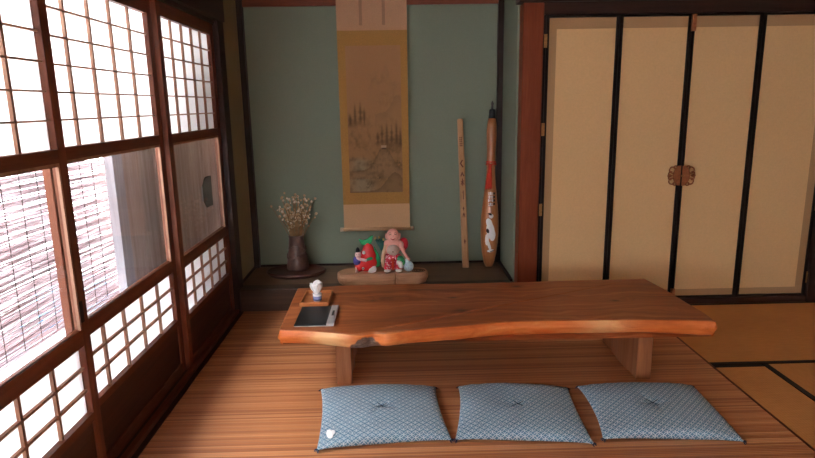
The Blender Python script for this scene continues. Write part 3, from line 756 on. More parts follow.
# ------------------------------------------------------------------ hanging scroll
sc = thing('hanging_scroll', 'tall hanging scroll with an ink landscape on the alcove back wall', 'scroll', (-0.143, 4.158, 0.40))
SX, SY, SZ = -0.143, 4.158, 0.40
ZTOP = 2.22
def sheet(x0, x1, z0, z1, lift, nx=16, nz=40):
    """gently waved hanging sheet, thin but solid"""
    bm = bmesh.new(); g = {}
    for i in range(nx + 1):
        for j in range(nz + 1):
            x = x0 + (x1 - x0) * i / nx; z = z0 + (z1 - z0) * j / nz
            u = (x - SX) / 0.235
            h = (z - 0.4) / 1.8
            y = 4.118 - lift + 0.012 * h - 0.006 * u * u * (1 - 0.3 * h) + 0.004 * math.sin(h * 9)
            for s, dy in ((0, 0.0), (1, 0.0012)):
                g[i, j, s] = bm.verts.new((x - SX, y + dy - SY, z - SZ))
    for i in range(nx):
        for j in range(nz):
            bm.faces.new((g[i, j, 0], g[i + 1, j, 0], g[i + 1, j + 1, 0], g[i, j + 1, 0]))
            bm.faces.new((g[i, j, 1], g[i, j + 1, 1], g[i + 1, j + 1, 1], g[i + 1, j, 1]))
    for i in range(nx):
        for j in (0, nz): bm.faces.new((g[i, j, 0], g[i, j, 1], g[i + 1, j, 1], g[i + 1, j, 0]))
    for j in range(nz):
        for i in (0, nx): bm.faces.new((g[i, j, 0], g[i, j + 1, 0], g[i, j + 1, 1], g[i, j, 1]))
    bmesh.ops.recalc_face_normals(bm, faces=bm.faces)
    return bm
XL, XR = -0.376, 0.090
obj('upper_silk', sheet(XL, XR, 1.765, ZTOP, 0.0, 16, 14), 'scroll_pink', sc, smooth=False)
obj('lower_silk', sheet(XL, XR, 0.425, 0.596, 0.0, 16, 6), 'scroll_tan', sc)
obj('brocade_border', sheet(XL, XR, 0.596, 1.765, 0.0, 16, 40), 'scroll_gold', sc)
PX0, PX1, PZ0, PZ1 = -0.325, 0.044, 0.678, 1.668
def ink(u, v):
    """u across, v from the top down: returns a linear colour"""
    base = Vector((0.50, 0.265, 0.125)); base = base.lerp(Vector((0.36, 0.205, 0.090)), v)
    low = max(0, min(1, (v - 0.42) / 0.15))
    f = lambda a, b, s: noise.noise(Vector((a, b, s)))
    ft = lambda a, b, s: noise.turbulence(Vector((a, b, s)), 4, False)
    def put(c, k):
        nonlocal base
        k = max(0, min(1, k)); base = base.lerp(Vector(c), k)
    # distant peaks, dissolving into mist
    ridge = 0.30 - 0.16 * math.exp(-((u - 0.72) / 0.12) ** 2) - 0.09 * math.exp(-((u - 0.50) / 0.09) ** 2) - 0.07 * math.exp(-((u - 0.95) / 0.1) ** 2) + 0.03 * f(u * 9, 0, 1)
    if v > ridge:
        d = v - ridge
        put((0.27, 0.175, 0.105), 0.42 * math.exp(-d / 0.10) * min(1, d / 0.012) * (0.55 + 0.7 * ft(u * 10, v * 16, 2)) * min(1, max(0, (u - 0.33) / 0.2)))
    ridge2 = 0.45 - 0.12 * math.exp(-((u - 0.93) / 0.15) ** 2) + 0.02 * f(u * 12, 0, 5)
    if v > ridge2 and u > 0.5: put((0.25, 0.16, 0.09), 0.45 * math.exp(-(v - ridge2) / 0.06))
    # left slope
    sl = 0.42 + 0.75 * u + 0.03 * f(u * 14, 0, 8)
    if v > sl: put((0.29, 0.175, 0.09), 0.55 * math.exp(-(v - sl) / 0.14) * (0.4 + 0.9 * ft(u * 12, v * 22, 3)))
    # river
    rv = math.exp(-((u - 0.20 - 0.2 * (v - 0.8)) / (0.16 + 0.4 * max(0, v - 0.78))) ** 2)
    if v > 0.74: put((0.33, 0.29, 0.19), 0.75 * rv * min(1, (v - 0.74) / 0.04))
    # mound with the hut
    md = 0.845 - 0.17 * math.exp(-((u - 0.66) / 0.20) ** 2)
    if v > md and v < 0.90:
        put((0.36, 0.22, 0.11), 0.9); put((0.14, 0.085, 0.045), 0.55 * math.exp(-(v - md) / 0.022)); put((0.16, 0.10, 0.05), 0.5 * ft(u * 18, v * 34, 6))
    md2 = 0.99 - 0.13 * math.exp(-((u - 0.86) / 0.22) ** 2)
    if v > md2: put((0.30, 0.185, 0.09), 0.9); put((0.12, 0.075, 0.045), 0.5 * math.exp(-(v - md2) / 0.022))
    # rocks in the river and banks
    for rx, rz, rw, rh in ((0.16, 0.845, 0.10, 0.014), (0.33, 0.80, 0.09, 0.016), (0.42, 0.865, 0.10, 0.014), (0.20, 0.90, 0.12, 0.012), (0.42, 0.93, 0.10, 0.014), (0.08, 0.765, 0.09, 0.014)):
        e = ((u - rx) / rw) ** 2 + ((v - rz) / rh) ** 2
        put((0.11, 0.08, 0.05), 0.8 * math.exp(-e * 1.1) * (0.6 + 0.6 * ft(u * 30, v * 60, 4)))
    # shrubs round the mound
    for rx, rz, rw, rh in ((0.42, 0.80, 0.07, 0.03), (0.93, 0.80, 0.08, 0.035), (0.55, 0.90, 0.10, 0.02), (0.80, 0.70, 0.12, 0.02), (0.38, 0.95, 0.08, 0.022)):
        e = ((u - rx) / rw) ** 2 + ((v - rz) / rh) ** 2
        put((0.075, 0.07, 0.04), 0.85 * math.exp(-e) * (0.4 + 1.0 * ft(u * 40, v * 70, 9)))
    # tall cedars, soft wet brush
    for tx, tb, th, tw in ((0.14, 0.52, 0.14, 0.045), (0.24, 0.51, 0.14, 0.050), (0.31, 0.52, 0.11, 0.04), (0.05, 0.53, 0.08, 0.05), (0.55, 0.66, 0.09, 0.045), (0.63, 0.66, 0.13, 0.045), (0.72, 0.67, 0.16, 0.050), (0.81, 0.66, 0.14, 0.050), (0.90, 0.67, 0.17, 0.055), (0.97, 0.68, 0.13, 0.05)):
        q = (v - (tb - th)) / th
        if -0.1 < q < 1.25:
            w = tw * (0.35 + 0.65 * max(0, min(1, q))) * (0.7 + 0.6 * ft(tx * 50, v * 40, 7))
            k = math.exp(-((u - tx) / w) ** 2) * min(1, max(0, (q + 0.1) * 2.2)) * min(1, max(0, (1.25 - q) / 0.4))
            put((0.060, 0.045, 0.030), 0.72 * k)
    for gx, gz, gw, gh, gk in ((0.78, 0.66, 0.22, 0.05, 0.55), (0.20, 0.53, 0.18, 0.035, 0.4), (0.12, 0.62, 0.16, 0.05, 0.35), (0.60, 0.22, 0.22, 0.05, 0.22), (0.75, 0.36, 0.2, 0.05, 0.25), (0.35, 0.66, 0.2, 0.05, 0.25), (0.5, 0.9, 0.4, 0.05, 0.25)):
        e = ((u - gx) / gw) ** 2 + ((v - gz) / gh) ** 2
        put((0.12, 0.080, 0.045), gk * math.exp(-e) * (0.4 + 0.9 * ft(u * 16, v * 30, 12)))
    if low > 0: put((0.13, 0.085, 0.042), 0.42 * low * max(0, min(1, 1.6 * noise.turbulence(Vector((u * 9, v * 20, 21)), 4, False) - 0.15)))
    # hut
    if abs(u - 0.66) < 0.05 and 0.668 < v < 0.684: put((0.60, 0.42, 0.28), 0.8)
    if abs(u - 0.66) < 0.035 and 0.684 < v < 0.696: put((0.10, 0.06, 0.04), 0.8)
    return base
def painting():
    nx, nz = 70, 180
    bm = sheet(PX0, PX1, PZ0, PZ1, 0.0016, nx, nz)
    lay = bm.verts.layers.float_color.new('ink')
    for v in bm.verts:
        u = (v.co.x + SX - PX0) / (PX1 - PX0); w = (PZ1 - (v.co.z + SZ)) / (PZ1 - PZ0)
        c = ink(u, w); v[lay] = (max(0, c.x), max(0, c.y), max(0, c.z), 1)
    return bm
pt = obj('painting', painting(), 'painting', sc, smooth=False); pt['label'] = 'ink landscape of peaks, cedars and a river on tan silk'
for x in (-0.216, -0.064):
    bm = sheet(x - 0.010, x + 0.010, 1.80, ZTOP, 0.004, 3, 14)
    box(bm, x - 0.010 - SX, x + 0.010 - SX, -0.048, -0.0445, 1.795 - SZ, 1.81 - SZ)
    obj('hanging_ribbon', bm, 'ribbon', sc)
bm = bmesh.new(); tube(bm, [(XL - 0.006 - SX, 4.118 - SY, 0.417 - SZ), (XR + 0.006 - SX, 4.118 - SY, 0.417 - SZ)], 0.0125, 14)
rod = obj('roller_rod', bm, 'scroll_tan', sc, smooth=True)
for s, x in ((-1, XL - 0.006), (1, XR + 0.006)):
    bm = bmesh.new(); tube(bm, [(x - SX, 4.118 - SY, 0.417 - SZ), (x + s * 0.022 - SX, 4.118 - SY, 0.417 - SZ)], 0.0145, 14)
    obj('roller_end', bm, 'scroll_rod', rod, smooth=True)
bm = bmesh.new(); tube(bm, [(XL - SX, 4.132 - SY, ZTOP + 0.01 - SZ), (XR - SX, 4.132 - SY, ZTOP + 0.01 - SZ)], 0.011, 10)
obj('top_rod', bm, 'scroll_rod', sc, smooth=True)
bm = bmesh.new(); tube(bm, [(-0.25 - SX, 4.135 - SY, ZTOP + 0.015 - SZ), (0, 4.15 - SY, ZTOP + 0.12 - SZ), (-0.03 - SX, 4.135 - SY, ZTOP + 0.015 - SZ)], 0.003, 6)
obj('hanging_cord', bm, 'ribbon', sc, smooth=True)

# ------------------------------------------------------------------ vase with dried flowers
AZ = 0.148
st = tag(obj('vase_stand', bmesh.new(), 'stand'), 'low dark oval wooden stand under the vase in the alcove corner', 'stand')
bm = bmesh.new(); lathe(bm, [(0.93, 0.0), (0.97, 0.008), (1.0, 0.016), (1.0, 0.024), (0.97, 0.029), (0.93, 0.026), (0.90, 0.022), (0.0005, 0.022)], 48, sx=0.205, sy=0.150)
for v in bm.verts:
    k = 1 + 0.05 * noise.noise(Vector((v.co.x * 9, v.co.y * 9, 0))); v.co.x *= k; v.co.y *= k
bm.to_mesh(st.data); bm.free()
for p in st.data.polygons: p.use_smooth = True
st.location = (-0.70, 3.955, AZ)
VX, VY = -0.698, 4.0
va = thing('flower_vase', 'dark brown flared pottery vase holding dried flowers in the alcove corner', 'vase', (VX, VY, AZ + 0.022))
bm = bmesh.new()
lathe(bm, [(0.070, 0.0), (0.076, 0.006), (0.077, 0.02), (0.070, 0.07), (0.060, 0.13), (0.053, 0.19), (0.050, 0.225), (0.054, 0.240), (0.050, 0.242), (0.045, 0.225), (0.045, 0.12), (0.001, 0.10)], 36)
for v in bm.verts:
    a = math.atan2(v.co.y, v.co.x); k = 1 + 0.018 * math.sin(3 * a + v.co.z * 18); v.co.x *= k; v.co.y *= k
obj('vase_body', bm, 'vase', va, smooth=True)
bm = bmesh.new()
for z0 in (0.10, 0.16):
    pts = []
    for k in range(25):
        a = 2 * PI * k / 24; z = z0 + 0.02 * math.sin(a * 2 + z0 * 30)
        r = 0.077 - (z - 0.02) * 0.118
        pts.append((r * math.cos(a), r * math.sin(a), z))
    tube(bm, pts, 0.004, 6, cap=False)
obj('carved_band', bm, 'vase', va, smooth=True)
for k in range(64):
    a = random.uniform(0, 2 * PI); sp = random.uniform(0.1, 1.0) ** 0.7
    tipz = random.uniform(0.52, 0.67) + (1 - sp) * 0.035
    tx = VX - 0.005 + math.cos(a) * sp * 0.145 ; ty = VY + math.sin(a) * sp * 0.075
    if k == 0: tx, ty, tipz = VX - 0.062, VY - 0.01, 0.705
    if k == 1: tx, ty, tipz = VX + 0.145, VY - 0.02, 0.665
    if k == 2: tx, ty, tipz = VX + 0.15, VY - 0.04, 0.565
    if k == 3: tx, ty, tipz = VX - 0.15, VY - 0.04, 0.62
    b = Vector((VX + math.cos(a) * sp * 0.028, VY + math.sin(a) * sp * 0.028, AZ + 0.135))
    tip = Vector((tx, ty, tipz)); mid = b.lerp(tip, 0.5) + Vector((-math.cos(a) * sp * 0.022, -math.sin(a) * sp * 0.014, 0.03))
    s = thing('dried_flower', 'thin dried brown flower stem with small pale heads standing in the dark vase', 'flower', tuple(b), group='dried flowers in the vase')
    bm = bmesh.new(); P = [Vector((0, 0, 0)), (mid - b) * 0.6, mid - b, (mid - b).lerp(tip - b, 0.5), tip - b]
    tube(bm, P, [0.0024, 0.0022, 0.0020, 0.0017, 0.0013], 5)
    heads = [(tip - b, random.uniform(0.0065, 0.0105))]
    for q in range(random.randint(1, 3)):
        t0 = (mid - b).lerp(tip - b, random.uniform(0.0, 0.8)); d = Vector((random.uniform(-1, 1), random.uniform(-0.5, 0.5), random.uniform(0.2, 1))) * 0.026
        tube(bm, [t0, t0 + d], 0.0009, 4); heads.append((t0 + d, random.uniform(0.004, 0.0075)))
    obj('flower_stem', bm, 'stem', s, smooth=True)
    for hp, r in heads:
        bm = bmesh.new(); ell(bm, hp, (r, r, r * 1.15), (random.random(), random.random(), 0), 8, 6)
        obj('flower_head', bm, 'seed_pale' if random.random() < 0.3 else 'seed', s, smooth=True)

# ------------------------------------------------------------------ figurines on their wooden base
SL = (-0.105, 3.715, AZ)
sb = thing('figurine_base', 'flat natural edge wood slice under the two figurines in the alcove', 'wood slab', SL)
bm = bmesh.new()
outl = [(-0.285, 0.0), (-0.275, -0.045), (-0.235, -0.072), (-0.12, -0.082), (0.0, -0.082), (0.075, -0.076), (0.088, -0.062), (0.105, -0.074), (0.19, -0.080), (0.255, -0.070), (0.285, -0.035), (0.288, 0.01), (0.26, 0.05), (0.16, 0.075), (0.0, 0.085), (-0.15, 0.08), (-0.25, 0.055)]
ol = catmull(outl + [outl[0]], 4)[:-1]
rings = []
for ins, z in ((0.93, 0.0), (0.985, 0.006), (1.03, 0.035), (1.02, 0.066), (0.985, 0.076)):
    rings.append([bm.verts.new((x * ins, y * ins, z + (0.003 * noise.noise(Vector((x * 20, y * 20, 0))) if z > 0.07 else 0))) for x, y in ol])
bm.faces.new(rings[0][::-1]); bm.faces.new(rings[-1])
for r0, r1 in zip(rings, rings[1:]):
    for k in range(len(ol)):
        f = bm.faces.new((r0[k], r0[(k + 1) % len(ol)], r1[(k + 1) % len(ol)], r1[k])); f.smooth = True
bmesh.ops.recalc_face_normals(bm, faces=bm.faces)
obj('slab_body', bm, 'slab', sb)
bm = bmesh.new()
for rr in (0.012, 0.024, 0.036):
    tube(bm, [(0.235 + rr * 1.2 * math.cos(2 * PI * k / 20), -0.015 + rr * math.sin(2 * PI * k / 20), 0.0765) for k in range(21)], 0.0028, 5, cap=False)
obj('knot', bm, 'bark', sb, smooth=True)
BZ = AZ + 0.076

# laughing bald figure: local frame, x to the right, y away from the viewer, z up
ho = thing('laughing_figurine', 'painted bald laughing figurine with a round belly and red dotted trousers, on the wood slice', 'figurine', (-0.033, 3.705, BZ))
blob('body', [((0.003, 0, 0.238), (0.041, 0.038, 0.041)), ((0.003, -0.006, 0.222), (0.039, 0.034, 0.028)),
              ((0.003, 0.002, 0.185), (0.052, 0.036, 0.030)), ((0.0, 0.0, 0.150), (0.050, 0.042, 0.045)), ((-0.042, 0.0, 0.170), (0.018, 0.022, 0.035)), ((0.052, 0, 0.170), (0.020, 0.022, 0.030)),
              ((0.066, -0.010, 0.140), (0.013, 0.015, 0.034), (0, -0.35, 0)), ((0.085, -0.018, 0.105), (0.011, 0.012, 0.032), (0, -0.55, 0)), ((0.100, -0.022, 0.082), (0.014, 0.012, 0.012)),
              ((-0.045, -0.016, 0.145), (0.013, 0.014, 0.030))], 'skin', ho, 0.0038)
for s in (-1, 1):
    bm = bmesh.new(); ell(bm, (0.003 + s * 0.042, 0.004, 0.228), (0.008, 0.010, 0.022), (0, s * 0.12, 0)); obj('ear', bm, 'skin', ho, smooth=True)
    bm = bmesh.new(); tube(bm, [(0.003 + s * 0.009, -0.0375, 0.246), (0.003 + s * 0.016, -0.0375, 0.2505), (0.003 + s * 0.024, -0.0340, 0.246)], 0.0016, 6); obj('eye', bm, 'ink', ho, smooth=True)
    bm = bmesh.new(); tube(bm, [(0.003 + s * 0.008, -0.0365, 0.257), (0.003 + s * 0.017, -0.0355, 0.260), (0.003 + s * 0.026, -0.0315, 0.256)], 0.0012, 6); obj('eyebrow', bm, 'brown_ink', ho, smooth=True)
bm = bmesh.new(); ell(bm, (0.003, -0.040, 0.237), (0.0085, 0.007, 0.008)); obj('nose', bm, 'skin', ho, smooth=True)
bm = bmesh.new(); tube(bm, [(-0.013, -0.0375, 0.222), (0.003, -0.0420, 0.2155), (0.019, -0.0375, 0.222)], [0.0015, 0.0035, 0.0015], 6); obj('mouth', bm, 'red_cloth', ho, smooth=True)
bm = bmesh.new(); ell(bm, (0.002, -0.022, 0.146), (0.041, 0.032, 0.038)); bl = obj('belly', bm, 'belly', ho, smooth=True)
bm = bmesh.new(); ell(bm, (0.002, -0.0545, 0.140), (0.004, 0.002, 0.004)); obj('navel', bm, 'brown_ink', bl, smooth=True)
blob('trousers', [((0, 0.0, 0.090), (0.060, 0.044, 0.036)), ((-0.034, -0.006, 0.045), (0.034, 0.038, 0.044)), ((0.036, -0.006, 0.045), (0.034, 0.038, 0.044))], 'dotted', ho, 0.004)
for s in (-1, 1):
    bm = bmesh.new(); ell(bm, (s * 0.037, -0.030, 0.010), (0.022, 0.024, 0.010)); obj('foot', bm, 'white_paint', ho, smooth=True)
bm = bmesh.new(); ell(bm, (0.0, -0.044, 0.05), (0.010, 0.006, 0.036)); ell(bm, (0.0, -0.047, 0.085), (0.016, 0.008, 0.010)); obj('sash', bm, 'tassel_red', ho, smooth=True)
bm = bmesh.new(); ell(bm, (0.048, -0.028, 0.085), (0.026, 0.018, 0.022), (0, 0.5, 0)); ell(bm, (0.06, -0.02, 0.06), (0.02, 0.018, 0.02)); obj('green_cloth', bm, 'green', ho, smooth=True)
bm = bmesh.new(); ell(bm, (0.042, -0.042, 0.062), (0.022, 0.014, 0.016), (0, 0.5, 0)); ell(bm, (0.052, -0.044, 0.042), (0.016, 0.012, 0.014)); obj('white_cloth', bm, 'white_paint', ho, smooth=True)
bm = bmesh.new(); ell(bm, (0.068, 0.028, 0.168), (0.034, 0.030, 0.046), (0, 0.2, 0)); obj('red_mantle', bm, 'red_cloth', ho, smooth=True)
bm = bmesh.new(); tube(bm, [(-0.048, -0.012, 0.175), (-0.058, -0.026, 0.125), (-0.064, -0.030, 0.08), (-0.064, -0.030, 0.045)], [0.014, 0.013, 0.012, 0.010], 10); ell(bm, (-0.064, -0.030, 0.043), (0.010, 0.010, 0.010)); obj('sleeve', bm, 'sleeve', ho, smooth=True)
bm = bmesh.new()
for k in range(5):
    tube(bm, [(-0.062, -0.022, 0.130), (-0.078 - 0.012 * (k - 2) * 0.6, -0.020 + 0.004 * k, 0.185 + 0.004 * (k % 2)), (-0.084 - 0.013 * (k - 2), -0.016 + 0.004 * k, 0.212 + 0.006 * (k % 3))], [0.006, 0.008, 0.005], 6)
fan = obj('leaf_bundle', bm, 'dark_green', ho, smooth=True)
for k in (0, 2, 4):
    bm = bmesh.new(); ell(bm, (-0.084 - 0.013 * (k - 2), -0.018 + 0.004 * k, 0.214 + 0.006 * (k % 3)), (0.006, 0.006, 0.010)); obj('gold_tip', bm, 'gold_paint', fan, smooth=True)
bm = bmesh.new(); ell(bm, (0.100, -0.020, 0.034), (0.034, 0.030, 0.034)); ell(bm, (0.092, -0.020, 0.068), (0.016, 0.015, 0.022), (0, -0.2, 0)); sk = obj('blue_sack', bm, 'pale_blue', ho, smooth=True)
bm = bmesh.new()
for dx, dz in ((0.0, 0.03), (0.014, 0.045), (-0.012, 0.048), (0.016, 0.022), (-0.014, 0.025)):
    ell(bm, (0.100 + dx, -0.0485 + abs(dx) * 0.25 + abs(dz - 0.034) * 0.25, dz), (0.0035, 0.003, 0.0035))
obj('sack_dots', bm, 'blue_paint', sk, smooth=True)

# figure hugging a red sea bream
fi = thing('fish_figurine', 'painted figurine of a person in blue hugging an upright red fish with green tail', 'figurine', (-0.205, 3.705, BZ))
blob('fish_body', [((0.004, 0.004, 0.055), (0.066, 0.040, 0.055)), ((0.012, 0.006, 0.100), (0.052, 0.036, 0.060)), ((0.014, 0.008, 0.140), (0.038, 0.028, 0.045)), ((0.012, 0.010, 0.170), (0.022, 0.016, 0.030)),
                   ((-0.045, -0.004, 0.035), (0.032, 0.030, 0.034))], 'red', fi, 0.004)
bm = bmesh.new()
prism(bm, [(0.002, 0.172), (-0.030, 0.176), (-0.046, 0.214), (-0.020, 0.206), (0.006, 0.213), (0.030, 0.232), (0.048, 0.238), (0.042, 0.200), (0.026, 0.172)], -0.002, 0.020)
tl = obj('tail_fin', bm, 'green', fi, bevel=0.006)
bm = bmesh.new()
prism(bm, [(0.050, 0.165), (0.066, 0.140), (0.082, 0.110), (0.090, 0.075), (0.090, 0.040), (0.074, 0.022), (0.055, 0.03), (0.055, 0.08)], 0.004, 0.024)
obj('back_fin', bm, 'green', fi, bevel=0.006)
bm = bmesh.new()
prism(bm, [(0.008, 0.004), (0.020, 0.026), (0.040, 0.042), (0.062, 0.044), (0.068, 0.024), (0.060, 0.006), (0.036, 0.0)], -0.046, -0.030)
obj('side_fin', bm, 'white_paint', fi, bevel=0.005)
bm = bmesh.new(); ell(bm, (-0.020, -0.036, 0.030), (0.008, 0.005, 0.009)); ey = obj('fish_eye', bm, 'white_paint', fi, smooth=True)
bm = bmesh.new(); ell(bm, (-0.020, -0.0405, 0.030), (0.0035, 0.002, 0.004)); obj('pupil', bm, 'ink', ey, smooth=True)
blob('rider_body', [((-0.050, -0.022, 0.118), (0.021, 0.020, 0.023)), ((-0.050, -0.014, 0.088), (0.020, 0.018, 0.022)), ((-0.022, -0.038, 0.088), (0.028, 0.010, 0.010), (0, 0.12, 0)), ((-0.002, -0.038, 0.083), (0.010, 0.009, 0.009)),
                    ((-0.062, -0.018, 0.026), (0.010, 0.011, 0.024)), ((-0.062, -0.026, 0.008), (0.011, 0.015, 0.008))], 'skin_pale', fi, 0.003)
bm = bmesh.new(); ell(bm, (-0.058, -0.014, 0.072), (0.026, 0.023, 0.026)); ell(bm, (-0.070, -0.018, 0.085), (0.014, 0.014, 0.018)); obj('blue_jacket', bm, 'blue_paint', fi, smooth=True)
bm = bmesh.new(); lathe(bm, [(0.015, 0.136), (0.014, 0.146), (0.009, 0.160), (0.003, 0.166)], 14, cx=-0.052, cy=-0.018); obj('black_hat', bm, 'black', fi, smooth=True)
bm = bmesh.new(); ell(bm, (-0.058, -0.0405, 0.122), (0.0022, 0.0015, 0.0022)); ell(bm, (-0.043, -0.0405, 0.122), (0.0022, 0.0015, 0.0022)); obj('eyes', bm, 'ink', fi, smooth=True)
bm = bmesh.new(); tube(bm, [(-0.055, -0.0415, 0.110), (-0.050, -0.0425, 0.108), (-0.045, -0.0415, 0.110)], 0.0012, 5); obj('mouth', bm, 'red_cloth', fi, smooth=True)
bm = bmesh.new(); ell(bm, (0.022, -0.034, 0.092), (0.024, 0.007, 0.010), (0, -0.25, 0)); obj('chest_fin', bm, 'green', fi, smooth=True)
bm = bmesh.new(); ell(bm, (-0.014, -0.029, 0.132), (0.010, 0.006, 0.012)); obj('white_scale', bm, 'white_paint', fi, smooth=True)

# ------------------------------------------------------------------ leaning stick with burnt writing
def leaning(name, label, cat, base, top):
    o = thing(name, label, cat, base)
    d = Vector(top) - Vector(base)
    o.rotation_mode = 'QUATERNION'
    o.rotation_quaternion = Vector((0, 0, 1)).rotation_difference(d.normalized())
    return o, d.length
sk, L = leaning('wooden_stick', 'thin pale wooden stick with dark writing leaning on the alcove back wall', 'stick', (0.474, 4.005, AZ + 0.004), (0.446, 4.136, 1.175))
bm = bmesh.new()
vs = []
for z, hw in ((0, 0.023), (0.4, 0.0215), (0.8, 0.020), (L - 0.01, 0.019), (L, 0.016)):
    vs.append([bm.verts.new((sx * hw, sy, z)) for sx, sy in ((-1, -0.008), (-0.6, -0.011), (0.6, -0.011), (1, -0.008), (1, 0.008), (-1, 0.008))])
for r0, r1 in zip(vs, vs[1:]):
    for k in range(6): bm.faces.new((r0[k], r0[(k + 1) % 6], r1[(k + 1) % 6], r1[k]))
bm.faces.new(vs[0][::-1]); bm.faces.new(vs[-1])
obj('stick_body', bm, 'stick', sk)
def strokes(marks, y=-0.0112, th=0.0012):
    bm = bmesh.new()
    for (x0, z0, x1, z1, w) in marks:
        d = Vector((x1 - x0, z1 - z0)); n = Vector((-d.y, d.x)).normalized() * w / 2
        P = [(x0 + n.x, z0 + n.y), (x0 - n.x, z0 - n.y), (x1 - n.x, z1 - n.y), (x1 + n.x, z1 + n.y)]
        f = [bm.verts.new((a, y - th, b)) for a, b in P]; g = [bm.verts.new((a, y, b)) for a, b in P]
        bm.faces.new(f); bm.faces.new(g[::-1])
        for i in range(4): bm.faces.new((f[i], g[i], g[(i + 1) % 4], f[(i + 1) % 4]))
    bmesh.ops.recalc_face_normals(bm, faces=bm.faces)
    return bm
glyphs = []
for c in (-0.0065, 0.0045):            # two columns of small writing near the top
    for k in range(5):
        z = 0.905 - k * 0.0135
        glyphs.append([(c - 0.004, z, c + 0.004, z, 0.003), (c - 0.0035, z - 0.004, c + 0.0035, z - 0.0045, 0.0028), (c, z + 0.003, c, z - 0.008, 0.0028)])
glyphs += [[(0.005, 0.750, -0.010, 0.725, 0.008), (-0.010, 0.727, 0.008, 0.700, 0.008)],
           [(0.001, 0.668, -0.010, 0.638, 0.007), (0.0, 0.660, 0.011, 0.638, 0.007)],
           [(-0.011, 0.602, 0.011, 0.606, 0.006), (0.0, 0.622, 0.0, 0.574, 0.006), (-0.001, 0.602, -0.011, 0.580, 0.005), (0.001, 0.602, 0.011, 0.580, 0.005)],
           [(0.002, 0.540, 0.002, 0.478, 0.005), (-0.004, 0.525, 0.005, 0.528, 0.004)],
           [(-0.007, 0.415, 0.007, 0.417, 0.005), (0.0, 0.427, 0.0, 0.402, 0.005)],
           [(-0.008, 0.370, 0.008, 0.372, 0.006), (-0.002, 0.384, -0.007, 0.353, 0.005), (0.002, 0.384, 0.007, 0.353, 0.005)],
           [(-0.006, 0.185, 0.007, 0.187, 0.007), (0.0, 0.199, 0.0, 0.170, 0.007)]]
for g in glyphs: obj('written_character', strokes(g), 'brown_ink', sk)

# ------------------------------------------------------------------ club-shaped ornament
cl, L = leaning('wooden_club', 'tall orange-brown wooden club with a white crane painting and red tassel in the alcove corner', 'club', (0.640, 4.030, AZ), (0.663, 4.108, 1.20))
PROF = [(0.020, 0.0), (0.028, 0.006), (0.036, 0.03), (0.050, 0.10), (0.0585, 0.17), (0.062, 0.25), (0.062, 0.31), (0.059, 0.37), (0.053, 0.43), (0.045, 0.50), (0.038, 0.57), (0.031, 0.66), (0.028, 0.75), (0.030, 0.83), (0.034, 0.90), (0.0345, 0.94), (0.031, 0.99), (0.027, 1.03)]
def crad(z):
    for (r0, z0), (r1, z1) in zip(PROF, PROF[1:]):
        if z0 <= z <= z1: return r0 + (r1 - r0) * (z - z0) / (z1 - z0)
    return PROF[-1][0]
bm = bmesh.new(); lathe(bm, PROF, 36); obj('club_body', bm, 'club', cl, smooth=True)
bm = bmesh.new(); lathe(bm, [(0.024, 1.028), (0.0245, 1.034), (0.020, 1.085), (0.017, 1.092)], 20); obj('ferrule', bm, 'black', cl, smooth=True)
bm = bmesh.new(); lathe(bm, [(0.007, 1.088), (0.008, 1.12), (0.010, 1.125), (0.0095, 1.133), (0.004, 1.142), (0.003, 1.148)], 14); obj('metal_tip', bm, 'dark_metal', cl, smooth=True)
def decal(inside, x0, x1, z0, z1, st=0.0022, lift=0.0012):
    bm = bmesh.new(); vd = {}
    def V(i, j):
        if (i, j) not in vd:
            x = x0 + i * st; z = z0 + j * st; r = crad(z) + lift
            vd[i, j] = bm.verts.new((x, -math.sqrt(max(1e-8, r * r - x * x)), z))
        return vd[i, j]
    for i in range(int((x1 - x0) / st)):
        for j in range(int((z1 - z0) / st)):
            if inside(x0 + (i + .5) * st, z0 + (j + .5) * st): bm.faces.new((V(i, j), V(i + 1, j), V(i + 1, j + 1), V(i, j + 1)))
    return bm
E_ = lambda x, z, cx, cz, rx, rz, a=0: (lambda dx, dz: ((dx * math.cos(a) + dz * math.sin(a)) / rx) ** 2 + ((-dx * math.sin(a) + dz * math.cos(a)) / rz) ** 2 < 1)(x - cx, z - cz)
def crane(x, z):
    return (E_(x, z, -0.002, 0.262, 0.028, 0.062, 0.15) or E_(x, z, 0.012, 0.232, 0.022, 0.040) or E_(x, z, -0.012, 0.315, 0.020, 0.035, 0.3)
            or E_(x, z, -0.012, 0.165, 0.010, 0.050, 0.35) or E_(x, z, 0.002, 0.122, 0.024, 0.010, 0.1) or E_(x, z, 0.0, 0.365, 0.016, 0.016) or E_(x, z, -0.026, 0.20, 0.012, 0.04))
dc = obj('crane_painting', decal(crane, -0.042, 0.042, 0.10, 0.40), 'white_paint', cl); dc['label'] = 'white painted crane'
for nm, f in (('dark_wing_mark', lambda x, z: E_(x, z, -0.022, 0.262, 0.010, 0.016, 0.3)), ('dark_crest_mark', lambda x, z: E_(x, z, -0.008, 0.378, 0.014, 0.007, -0.4)), ('dark_foot_mark', lambda x, z: E_(x, z, 0.014, 0.120, 0.016, 0.003, 0.3))):
    obj(nm, decal(f, -0.042, 0.042, 0.10, 0.40, 0.002, 0.0024), 'ink', dc)
